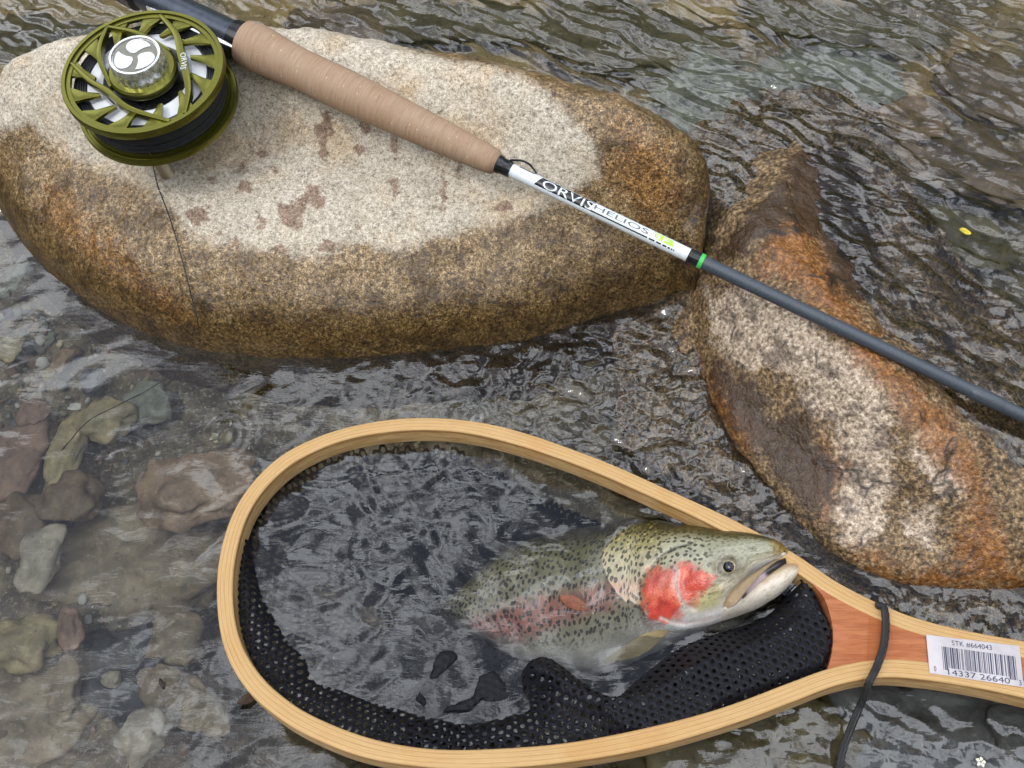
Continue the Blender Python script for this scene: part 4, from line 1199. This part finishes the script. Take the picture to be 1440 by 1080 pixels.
def bag_z(x, y):
    s = psd(x, y, wpoly); dr = np.maximum(psd(x, y, inner_poly), 0)
    q = PX(np.stack([x, y, 0 * x], -1))
    Ls = np.interp(q[:, 0], [380, 620, 720, 900], [.075, .05, .018, .014])
    zin = -.115 * (1 - np.exp(-np.maximum(s, 0) / Ls))
    zr = plz(x, y) - HH * .75
    f = np.clip(-s, 0, None) / (np.clip(-s, 0, None) + dr + 1e-6)
    rgt = sst(820, 960, q[:, 0])
    zout = zr * f ** .8 + (.004 + .016 * rgt) * 4 * f * (1 - f)
    z = np.where(s > 0, zin, zout)
    # loose folds
    def ridge(px, w, h):
        d = psd(q[:, 0], q[:, 1], px, closed=False); return h * np.exp(-(d / w) ** 2)
    z = z + ridge([(752, 952), (785, 965), (830, 995), (880, 1015), (960, 1025)], 22, .016)
    z = z + ridge([(890, 1012), (960, 985), (1060, 950), (1150, 920)], 34, .007) - ridge([(880, 1000), (960, 950), (1040, 915), (1120, 880)], 16, .004)
    z = z + .0028 * fbm(x * 26, y * 26 + 3, 2) * np.where(s > 0, 1, sst(0, .012, dr))
    fo = sst(-6, 14, psd(q[:, 0], q[:, 1], FOLD))
    z = np.where(s > 0, z * (1 - fo) + fo * np.maximum(z, -.010 + .004 * fbm(x * 30, y * 30, 2)), z)
    for pa in PATCH:
        m = sst(-9, 8, psd(q[:, 0], q[:, 1], pa) + 3 * fbm(x * 70, y * 70, 2)); z = z * (1 - m) + m * np.maximum(z, .0003)
    return np.minimum(z, plz(x, y) - .0015)
def bag():
    pitch = .0043
    lo = inner_poly.min(0) - .006; hi = inner_poly.max(0) + .006
    C = []
    rot = R(-24); c_, s_ = math.cos(rot), math.sin(rot)
    mid = (lo + hi) / 2; rad = np.linalg.norm(hi - lo) / 2
    ny = int(2 * rad / (pitch * .866)); nx = int(2 * rad / pitch)
    for j in range(ny):
        for i in range(nx):
            a = (i + .5 * (j % 2)) * pitch - rad; b = j * pitch * .866 - rad
            C.append((mid[0] + a * c_ - b * s_, mid[1] + a * s_ + b * c_))
    C = np.array(C)
    C = C[psd(C[:, 0], C[:, 1], inner_poly) > -.0035]
    n = len(C)
    ang = np.arange(6) * math.pi / 3 + math.pi / 6 + rot
    ro = pitch / math.sqrt(3) * 1.0; ri = ro * .58
    def warp(P):
        d = .0016 * np.stack([fbm(P[..., 0] * 40 + 3, P[..., 1] * 40, 2), fbm(P[..., 0] * 40, P[..., 1] * 40 + 8, 2)], -1)
        return P + d
    O = warp(C[:, None] + ro * np.stack([np.cos(ang), np.sin(ang)], -1)[None]); qc = PX(np.stack([C[:, 0], C[:, 1], 0 * C[:, 0]], -1))
    rr_ = ri * (1 - .22 * sst(760, 900, qc[:, 0]))
    wat = psd(C[:, 0], C[:, 1], wpoly)
    tight = sst(.004, .03, wat) * sst(-.25, .35, fbm(C[:, 0] * 13 + 2, C[:, 1] * 13, 2) + .5 * sst(480, 600, qc[:, 0]))
    rr_ = rr_ * (1 - .72 * tight)
    for pa in PATCH: rr_ = np.where(psd(qc[:, 0], qc[:, 1], pa) > -8, ri * .15, rr_)
    rr_ = np.where(psd(qc[:, 0], qc[:, 1], FOLD) > 0, np.minimum(rr_, ri * .6), rr_)
    I = warp(C[:, None] + rr_[:, None, None] * np.stack([np.cos(ang), np.sin(ang)], -1)[None])
    zO = bag_z(O[..., 0].ravel(), O[..., 1].ravel()).reshape(n, 6); zI = bag_z(I[..., 0].ravel(), I[..., 1].ravel()).reshape(n, 6)
    V = np.empty((n, 18, 3))
    V[:, :6, :2] = O; V[:, :6, 2] = zO + .0004; V[:, 6:12, :2] = I; V[:, 6:12, 2] = zI
    V[:, 12:, :2] = I; V[:, 12:, 2] = zI - .0011
    F = []
    for k in range(6):
        k2 = (k + 1) % 6
        F.append((k, k2, 6 + k2, 6 + k)); F.append((6 + k, 6 + k2, 12 + k2, 12 + k))
    F = (np.arange(n)[:, None, None] * 18 + np.array(F)[None]).reshape(-1, 4)
    print("bag cells", n)
    me = mesh_np("mesh_bag", V.reshape(-1, 3), F, False)
    t = NT("black_rubber"); nn = t.noise(t.pos(), 900, 3)
    c = t.mix(nn, (0.004, 0.004, 0.006), (0.013, 0.0135, 0.019))
    return me, t.bsdf(c, 0.55, 0, t.bump(nn, .4, .0005), Specular_IOR_Level=.15)
bme, bmat = bag()
bo = np_(link("mesh_bag", bme, bmat)); bo["kind"] = "stuff"; bo["label"] = "black rubber mesh bag with small six sided holes"

# ------------------------------------------------------------------ trout
# stations from the snout back: back edge (photo px), belly edge (photo px), half thickness, mid height
STN = [((1103.5, 774), (1103.2, 777), .0008, .0310), ((1102, 769), (1102, 780.5), .0042, .0306), ((1099, 765), (1099, 783.5), .0062, .0300), ((1094, 761), (1094, 787.5), .0080, .0290), ((1086, 757.5), (1085, 794), .0096, .0275), ((1061, 750.5), (1064, 812), .0135, .0225), ((1040, 747), (1044, 842), .0168, .0175),
       ((1020, 743.5), (1020, 869), .0195, .0115), ((998, 740), (988, 884), .0222, .0040), ((957, 736), (950, 903), .0260, -.0085), ((923, 731), (912, 926), .0290, -.0205), ((892, 733), (872, 944), .0310, -.0285), ((850, 746), (830, 958), .0330, -.0375),
       ((800, 753), (786, 958), .0330, -.046), ((760, 763), (745, 945), .0320, -.053), ((720, 782), (705, 925), .0290, -.060), ((680, 818), (665, 905), .0240, -.068), ((645, 855), (630, 895), .0180, -.076), ((605, 872), (598, 898), .0110, -.084), ((575, 874), (570, 894), .0085, -.088)]
def sinterp(col, t):
    a = np.array(col, float); return np.interp(t, np.arange(len(a)), a)
def smooth_tab(col, t):
    a = np.array(col, float); k = np.arange(len(a))
    i = np.clip(np.floor(t).astype(int), 0, len(a) - 2); f = t - i
    p0 = a[np.clip(i - 1, 0, None)]; p1 = a[i]; p2 = a[i + 1]; p3 = a[np.clip(i + 2, None, len(a) - 1)]
    return 0.5 * (2 * p1 + (p2 - p0) * f + (2 * p0 - 5 * p1 + 4 * p2 - p3) * f * f + (3 * p1 - p0 - 3 * p2 + p3) * f ** 3)
def sinterp2(col, t):
    """monotone (no overshoot) cubic through the stations"""
    a = np.array(col, float); n = len(a); d = np.diff(a)
    m = np.zeros(n); m[1:-1] = np.where(d[:-1] * d[1:] > 0, 2 * d[:-1] * d[1:] / (d[:-1] + d[1:] + 1e-12 * np.sign(d[1:] + 1e-15)), 0); m[0] = d[0]; m[-1] = d[-1]
    i = np.clip(np.floor(t).astype(int), 0, n - 2); f = t - i
    return (2 * f ** 3 - 3 * f ** 2 + 1) * a[i] + (f ** 3 - 2 * f ** 2 + f) * m[i] + (-2 * f ** 3 + 3 * f ** 2) * a[i + 1] + (f ** 3 - f ** 2) * m[i + 1]
def WA(u, v, z):
    d = FWD[None] + RGT[None] * ((u - 720) / FPX)[:, None] + UPV[None] * ((540 - v) / FPX)[:, None]
    t = (z - CAM[2]) / d[:, 2]; return CAM[None] + d * t[:, None]
def loft(st, ns, nphi, roll=.011, ex=.86):
    t = np.linspace(0, len(st) - 1, ns)
    smooth_tab = sinterp2
    uu, uv_, lu, lvv = (smooth_tab([s_[a][b] for s_ in st], t) for a, b in ((0, 0), (0, 1), (1, 0), (1, 1)))
    th = smooth_tab([s_[2] for s_ in st], t); zc = smooth_tab([s_[3] for s_ in st], t)
    hgt = np.hypot(uu - lu, uv_ - lvv); rz = roll * np.clip(hgt / 180, 0, 1)
    U = WA(uu, uv_, zc + rz); L = WA(lu, lvv, zc - rz)
    M = (U + L) / 2; H = (U - L) / 2
    T = np.gradient(M, axis=0)
    N = np.cross(T, H); N /= np.linalg.norm(N, axis=1)[:, None]
    N = np.where((N @ (-FWD) < 0)[:, None], -N, N)
    ph = np.linspace(0, 2 * math.pi, nphi, endpoint=False)
    c, s_ = np.cos(ph), np.sin(ph)
    c2 = np.sign(c) * np.abs(c) ** ex; s2 = np.sign(s_) * np.abs(s_) ** .92
    V = M[:, None] + H[:, None] * c2[None, :, None] + N[:, None] * (th[:, None] * s2[None])[..., None]
    dist = np.concatenate([[0], np.cumsum(np.linalg.norm(np.diff(M, axis=0), axis=1))])
    hh = np.linalg.norm(H, axis=1)
    # running girth coordinate for scales and spots, on both flanks
    g = (ph - math.pi) / math.pi
    UV = np.stack([np.repeat(dist[:, None], nphi, 1), g[None] * .098 * np.ones((ns, 1))], -1)
    return V, UV, N, np.repeat(c2[None], ns, 0), np.repeat(s2[None], ns, 0)
fish_o = np.array([*W(960, 830, 0)[:2], -.03])
fish = empty("rainbow_trout", fish_o, "spotted rainbow trout with red cheek, head raised out of water in the net", "fish")
def fp(o, parent=None):
    o.parent = parent or fish
    if parent is None: o.matrix_parent_inverse = Matrix.Translation(Vector(fish_o)).inverted()
    return o
NS, NP = 420, 200
BV, BUV, BN, BC, BS = loft(STN, NS, NP)
JAW = [((1121, 795), (1123.5, 802), .0018, 0.0280), ((1117, 793), (1120, 810), .0045, 0.0276), ((1108, 793), (1112, 820), .0072, 0.0266), ((1092, 800), (1096, 835), .0098, 0.0238), ((1072, 815), (1076, 847), .0112, 0.0192), ((1052, 833), (1054, 858), .0112, 0.0135), ((1030, 846), (1030, 866), .0095, 0.0080), ((1004, 852), (1006, 874), .0065, 0.0000), ((980, 855), (985, 868), .0040, -.0080)]
JV, JUV, JN, JC, JS = loft(JAW, 90, 48, roll=.006)
MAX = [((1092, 786), (1090, 790), .0012, 0.0315), ((1074, 797), (1076, 803), .0024, 0.0337), ((1055, 809), (1060, 820), .0030, 0.0337), ((1038, 822), (1047, 835), .0032, 0.0331), ((1023, 838), (1035, 850), .0030, 0.0320), ((1017, 850), (1024, 856), .0014, 0.0307)]
MV, MUV, MN, MC_, MS = loft(MAX, 50, 24, roll=.001)
def sm(d, a, b): return sst(a, b, d)
def px_of(V): return PX(V.reshape(-1, 3)).reshape(V.shape[:-1] + (2,))
OPER = [(900, 825), (907, 812), (921, 800), (952, 794), (986, 796), (990, 808), (1004, 812), (1008, 825), (998, 831), (982, 836), (979, 846), (973, 855), (961, 850), (961, 865), (948, 873), (934, 879), (913, 879), (908, 867), (900, 842)]
PREOP = [(953, 800), (950, 821), (955, 838), (963, 852), (978, 858)]
GILLT = [(921, 794), (930, 781), (948, 771), (973, 764)]
GILLB = [(929, 869), (944, 875), (965, 877), (986, 873), (1015, 866)]
GBACK = [(905, 880), (899, 850), (898, 822), (908, 806), (921, 794)]
JAWL = [(1017, 853), (985, 868), (960, 884)]
q = px_of(BV); QX, QY = q[..., 0], q[..., 1]
near_side = BS > -0.05
def dl(line): return psd(QX, QY, line, closed=False)
disp = .0012 * sm(psd(QX, QY, [(898, 822), (921, 794), (960, 775), (1000, 800), (1010, 850), (980, 870), (940, 880), (905, 880)]), -3, 16)
for ln, w, dp in ((GILLT, 3.0, .0009), (GBACK, 4.0, .0010), (PREOP, 3.0, .0006), (GILLB, 3.0, .0008)): disp = disp - dp * np.exp(-(dl(ln) / w) ** 2)
disp = disp + .0009 * np.exp(-(dl([(958, 802), (955, 821), (960, 838), (968, 850)]) / 4) ** 2)
deye = np.hypot(QX - 1024, QY - 797)
disp = disp + 0.0006 * np.exp(-((deye - 17) / 6) ** 2) - .0010 * np.exp(-(deye / 10) ** 2)
disp = disp + .0010 * np.exp(-(dl([(1000, 775), (1040, 770), (1080, 772)]) / 9) ** 2) - .0012 * np.exp(-(dl([(1058, 772), (1061, 772)]) / 3) ** 2)
disp = disp + .0004 * fbm(BUV[..., 0] * 120, BUV[..., 1] * 120, 3)
BV = BV + BN[:, None] * (disp * near_side)[..., None]

def mixc(c, col, m):
    return c * (1 - m[..., None]) + np.array(col, float) * m[..., None]
def paint_fish(V, C, UV):
    q = px_of(V); x, y = q[..., 0], q[..., 1]
    nz = fbm(UV[..., 0] * 160, UV[..., 1] * 160, 4); nz2 = fbm(UV[..., 0] * 600, UV[..., 1] * 600, 3); nb = fbm(UV[..., 0] * 45, UV[..., 1] * 45, 3)
    c = np.zeros(V.shape); c[:] = (.34, .31, .21)
    c = mixc(c, (.25, .225, .105), sst(.20, .62, C + .10 * nb))
    c = mixc(c, (.075, .060, .018), sst(.55, .90, C + .06 * nb))
    c = mixc(c, (.46, .43, .37), sst(-.35, -.70, C))
    c = mixc(c, (.66, .64, .62), sst(-.62, -.92, C))
    head = sst(905, 960, x)
    # cheek and snout: silvery olive
    c = mixc(c, (.33, .33, .25), head * sst(-.5, .0, C) * sst(.85, .55, C) * .8)
    d = lambda p: psd(x, y, p); e = lambda p: psd(x, y, p, closed=False)
    c = mixc(c, (.40, .36, .14), .75 * sst(-8, 10, d([(975, 840), (1005, 815), (1020, 835), (1010, 855), (985, 862), (965, 858)]) + 4 * nz))
    c = mixc(c, (.55, .50, .38), .55 * sst(-4, 6, d([(1008, 812), (1050, 800), (1062, 806), (1030, 832), (1012, 830)]) + 3 * nz))
    c = mixc(c, (.27, .165, .02), .8 * sst(1076, 1098, x - .25 * (y - 770)) * (C > -.9))
    # pale stripe down the flank, pink then red on the gill cover
    stripe = d([(660, 888), (700, 868), (760, 846), (830, 830), (905, 812), (905, 838), (840, 858), (780, 880), (730, 905), (690, 905)])
    c = mixc(c, (.46, .13, .105), .75 * (1 - .65 * sst(845, 885, x)) * sst(-16, 10, stripe + 6 * nz))
    red = sst(-6, 9, d(OPER) + 9 * nz)
    c = mixc(c, (.50, .045, .028), red * .95)
    c = mixc(c, (.58, .16, .085), red * sst(.0, .6, nb + .4 * nz) * .7)
    c = mixc(c, (.30, .03, .025), red * sst(.1, .8, -nz - .3 * nb) * .7)
    c = mixc(c, (.36, .10, .085), red * .6 * sst(-6, 10, d([(905, 812), (930, 800), (952, 800), (948, 826), (920, 822)]) + 6 * nb))
    c = mixc(c, (.70, .60, .55), .9 * np.exp(-(e(PREOP) / 2.6) ** 2))
    c = mixc(c, (.72, .62, .58), .8 * np.exp(-(e(GILLB) / 2.2) ** 2))
    c = mixc(c, (.03, .026, .018), .85 * np.exp(-(e(GILLT) / 1.8) ** 2))
    c = mixc(c, (.12, .09, .03), .55 * np.exp(-(e(GBACK) / 3.5) ** 2))
    c = mixc(c, (.085, .07, .04), .8 * np.exp(-((np.hypot((x - 1024) / 1.15, y - 797) - 12) / 5.5) ** 2))
    c = mixc(c, (.05, .04, .03), .7 * np.exp(-(np.hypot(x - 1059, y - 772) / 2.2) ** 2))
    c = mixc(c, (.10, .08, .05), .5 * np.exp(-(e([(1017, 853), (1035, 835), (1052, 820)]) / 2.2) ** 2))
    # gold flecks on the shoulder
    c = mixc(c, (.62, .50, .18), .55 * sst(.35, .7, nz2) * sst(960, 900, x) * sst(.0, .4, C) * sst(840, 870, x))
    c = c * (1 + .16 * nz[..., None] + .10 * nz2[..., None])
    spots = sst(-.75, -.45, C) * (1 - .9 * red) * (1 - .65 * sst(985, 1010, x) * sst(.8, .6, C))
    return np.clip(c, .004, .95), np.clip(spots, 0, 1)
allV, allF, allC, allS, allUV = [], [], [], [], []
off = 0
for (V, UVv, C, kind_) in ((BV, BUV, BC, 'body'), (JV, JUV, JC, 'jaw'), (MV, MUV, MC_, 'max')):
    ns_, np__ = V.shape[:2]
    c, sp = paint_fish(V, C, UVv)
    if kind_ == 'jaw':
        nz = fbm(UVv[..., 0] * 200, UVv[..., 1] * 200, 3)
        c = np.zeros(V.shape); c[:] = (.70, .64, .55); c = mixc(c, (.40, .30, .18), sst(-.45, .5, C + .4 * nz)); c = mixc(c, (.58, .36, .29), .8 * sst(.55, .95, C)); c = mixc(c, (.30, .22, .12), .6 * sst(.2, .9, nz)); c = c * (1 + .15 * nz[..., None]); sp = sp * 0
    if kind_ == 'max':
        nz = fbm(UVv[..., 0] * 300, UVv[..., 1] * 300, 3)
        c = np.zeros(V.shape); c[:] = (.30, .21, .11); c = mixc(c, (.55, .40, .30), sst(-.3, -.9, C)); c = mixc(c, (.20, .14, .07), .7 * sst(.1, .8, nz)); c = c * (1 + .25 * nz[..., None]); sp = sp * 0 + .1
    F = grid_faces(np__, ns_, True) + off
    allV.append(V.reshape(-1, 3)); allF.append(F); allC.append(c.reshape(-1, 3)); allS.append(sp.ravel()); allUV.append(UVv.reshape(-1, 2)); off += V.shape[0] * np__
me = mesh_np("body", np.concatenate(allV), np.concatenate(allF))
cattr(me, "tint", np.concatenate(allC)); fattr(me, "spots", np.concatenate(allS)); uvattr(me, np.concatenate(allUV))
bm = bmesh.new(); bm.from_mesh(me); bmesh.ops.recalc_face_normals(bm, faces=bm.faces); bm.to_mesh(me); bm.free()
def skin_mat():
    t = NT("trout_skin"); uv = t.n("UVMap").outputs[0]
    wv = t.n("TexNoise"); wv.inputs["Scale"].default_value = 130; t.l(uv, wv.inputs["Vector"])
    va = t.n("VectorMath", operation='MULTIPLY_ADD'); t.l(wv.outputs[1], va.inputs[0]); va.inputs[1].default_value = (.0022, .0022, 0); t.l(uv, va.inputs[2])
    vo = t.n("TexVoronoi", voronoi_dimensions='2D'); vo.inputs["Scale"].default_value = 330; vo.inputs["Randomness"].default_value = 1.0; t.l(va.outputs[0], vo.inputs["Vector"])
    size = t.noise(uv, 420, 2)
    sp = t.math('MULTIPLY', t.rng(t.math('ADD', vo.outputs["Distance"], t.math('MULTIPLY', t.math('SUBTRACT', size, .5), .7)), .36, .24), t.attr("spots"))
    sc = t.n("TexVoronoi", voronoi_dimensions='2D'); sc.inputs["Scale"].default_value = 900; t.l(uv, sc.inputs["Vector"])
    c = t.mix(t.math('MULTIPLY', sp, .88), t.attr("tint", "Color"), (0.03, 0.028, 0.018))
    c = t.mix(t.rng(sc.outputs["Distance"], .2, .7, 0, .25), c, t.mix(1.0, c, (.55, .52, .45), 'MULTIPLY'))
    return t.bsdf(c, 0.30, 0.0, t.bump(sc.outputs["Distance"], .25, -.0005), Coat_Weight=.12, Coat_Roughness=.2, Specular_IOR_Level=.4)
SKIN = skin_mat()
fp(link("body", me, SKIN))
# mouth lining between the jaws
MO = [((1104, 785), (1106, 795), .0034, 0.0280), ((1094, 789), (1098, 803), .0062, 0.0270), ((1078, 799), (1082, 816), .0092, 0.0250), ((1060, 812), (1064, 832), .0118, 0.0220), ((1046, 826), (1048, 846), .0135, 0.0190)]
V, UVv, N_, C_, S_ = loft(MO, 40, 28, roll=.003)
me = mesh_np("mouth", V.reshape(-1, 3), grid_faces(28, 40, True))
qq = px_of(V); c = np.zeros(V.shape); c[:] = (.012, .010, .010)
c = mixc(c, (.50, .40, .46), .95 * sst(-3, 3, psd(qq[..., 0], qq[..., 1], [(1048, 828), (1060, 814), (1074, 806), (1082, 812), (1070, 822), (1052, 838)])))
cattr(me, "tint", c.reshape(-1, 3))
t = NT("mouth_lining"); fp(link("mouth", me, t.bsdf(t.attr("tint", "Color"), .3, 0, None, Coat_Weight=.4)))
# eye
k = np.argmin(np.where(near_side, np.hypot(px_of(BV)[..., 0] - 1025, px_of(BV)[..., 1] - 797.5), 1e9))
ei, ej = np.unravel_index(k, BV.shape[:2]); ec = BV[ei, ej]; en = BN[ei]
en = en * .8 + np.array([0, -.1, .3]); en /= np.linalg.norm(en)
EM = (Matrix.Translation(Vector(ec + en * -.0014)) @ Vector(en).to_track_quat('Z', 'Y').to_matrix().to_4x4())
pxm = float((ec - CAM) @ FWD / FPX)
er = 11.5 * pxm
prof = [(er * math.sin(a), er * .75 * math.cos(a)) for a in np.linspace(R(100), 0.001, 16)]
mb = MB(); mb.lathe(prof, 40)
t = NT("eye_iris"); p = t.pos(); nn = t.noise(p, 900, 4, .7)
eye = fp(link("eye", mb.mesh("eye", M=EM), t.bsdf(t.mix(nn, (.05, .038, .02), (.17, .13, .07)), .08, 0, None, Coat_Weight=1.0, Coat_Roughness=.03)))
mb = MB(); pr = 7.8 * pxm
mb.lathe([(pr * f, er * .75 * math.sqrt(1 - (pr * f / er) ** 2) + .00025) for f in (1.0, .8, .5, .2, .001)], 32)
fp(link("pupil", mb.mesh("pupil", M=EM), plain("pupil", (.006, .007, .012), .04)), eye)
mb = MB(); mb.lathe([(pr * f, er * .75 * math.sqrt(max(0, 1 - (pr * f / er) ** 2)) + .0002) for f in (1.14, 1.0)], 32)
fp(link("iris_ring", mb.mesh("iris_ring", M=EM), plain("iris_gold", (.48, .38, .20), .2, .3)), eye)
# pectoral fin held against the belly
def fin(name, px, zs, mat):
    n = len(px) // 2
    V = []; F = []
    rows = 6
    for i in range(n):
        A = W(*px[i], zs[i]); B = W(*px[2 * n - 1 - i], zs[i] - .004)
        for j in range(rows): V.append(A + (B - A) * j / (rows - 1) + np.array([0, 0, .0006 * math.sin(i * 2.2)]))
    m = len(V)
    F = [tuple(map(int, f)) for f in grid_faces(rows, n)]
    mb = MB(); mb.add(V, F); mb.add([np.array(v) - np.array([0, 0, .0009]) for v in V], [f[::-1] for f in F])
    return fp(link(name, mb.mesh(name), mat))
t = NT("fin"); nn = t.noise(t.pos((300, 900, 300), (0, 0, .5)), 1, 3)
FINM = t.bsdf(t.mix(nn, (.24, .19, .07), (.46, .36, .22)), .4, 0, None, Coat_Weight=.4)
fin("pectoral_fin", [(941, 886), (926, 886), (908, 890), (892, 898), (876, 910), (858, 922), (846, 930), (850, 936), (872, 930), (898, 924), (914, 914), (924, 905), (932, 896), (940, 889)], [.004, .003, .001, -.001, -.003, -.006, -.008], FINM)
# tail and back fins, sunk in the bag
fin("tail_fin", [(580, 868), (560, 858), (545, 850), (530, 846), (528, 922), (543, 916), (560, 906), (580, 898)], [-.086, -.09, -.094, -.098], FINM)

# ------------------------------------------------------------------ leaves and bits on the water
def leaf(name, u, v, a, b, rot, z, col, label, bend=.001):
    c = W(u, v, z); k = (c - CAM) @ FWD / FPX
    V = []; F = []; n = 12
    for i in range(n + 1):
        f = i / n; x = (f - .5) * 2 * a * k; w = b * k * math.sin(math.pi * f) ** .7 + .0001
        for j in (-1, 0, 1): V.append((x, j * w, bend * math.cos(f * 3) + (.0006 if j else 0)))
    F = [tuple(map(int, f)) for f in grid_faces(3, n + 1)]
    mb = MB(); mb.add(V, F); mb.add([(x, y, zz - .0004) for x, y, zz in V], [f[::-1] for f in F])
    o = link(name, mb.mesh(name), plain(name + "_skin", col, .45, 0, .3, 400), None, label, "leaf")
    o.location = c; o.rotation_euler = (0, 0, -rot); return o
leaf("dead_leaf_or_gap", 807, 848, 22, 9, .35, .0006, (.16, .045, .014), "small reddish brown dead leaf floating over the trout's pink stripe")  # added leaf shape standing in for a dark gap in the water's reflection
leaf("dead_leaf_or_gap", 350, 982, 17, 7, -.5, .0012, (.045, .026, .012), "dark brown dead leaf caught against the hoop's outer edge")
leaf("dead_leaf_or_gap", 244, 962, 12, 7, .9, -.018, (.11, .07, .02), "brown dead leaf lying on a dull stone under the water")
leaf("seed_husk", 228, 962, 8, 3, 1.1, .0006, (.02, .012, .008), "tiny dark seed husk floating beside the brown sunken leaf")
leaf("yellow_leaf", 1357, 326, 9, 5, .2, ZU + .0008, (.62, .50, .05), "tiny yellow leaf carried on the upper pool's water")
leaf("dead_leaf_or_gap", 165, 885, 10, 8, .5, -.022, (.06, .045, .02), "small dark scrap of leaf lying on the sandy bed")
# pale blossom by the handle
bl = W(1378, 1072, .002)
mb = MB()
for k in range(5):
    a = k * 2 * math.pi / 5
    mb.add([(bl[0] + r * math.cos(a + d), bl[1] + r * math.sin(a + d), bl[2] + z) for r, d, z in ((.0003, 0, .001), (.0018, -.5, .0016), (.0027, 0, .0008), (.0018, .5, .0016))], [(0, 1, 2, 3)])
link("blossom", mb.mesh("blossom"), plain("blossom_petal", (.80, .78, .62), .5), None, "tiny cream blossom floating on the water below the net handle", "flower")
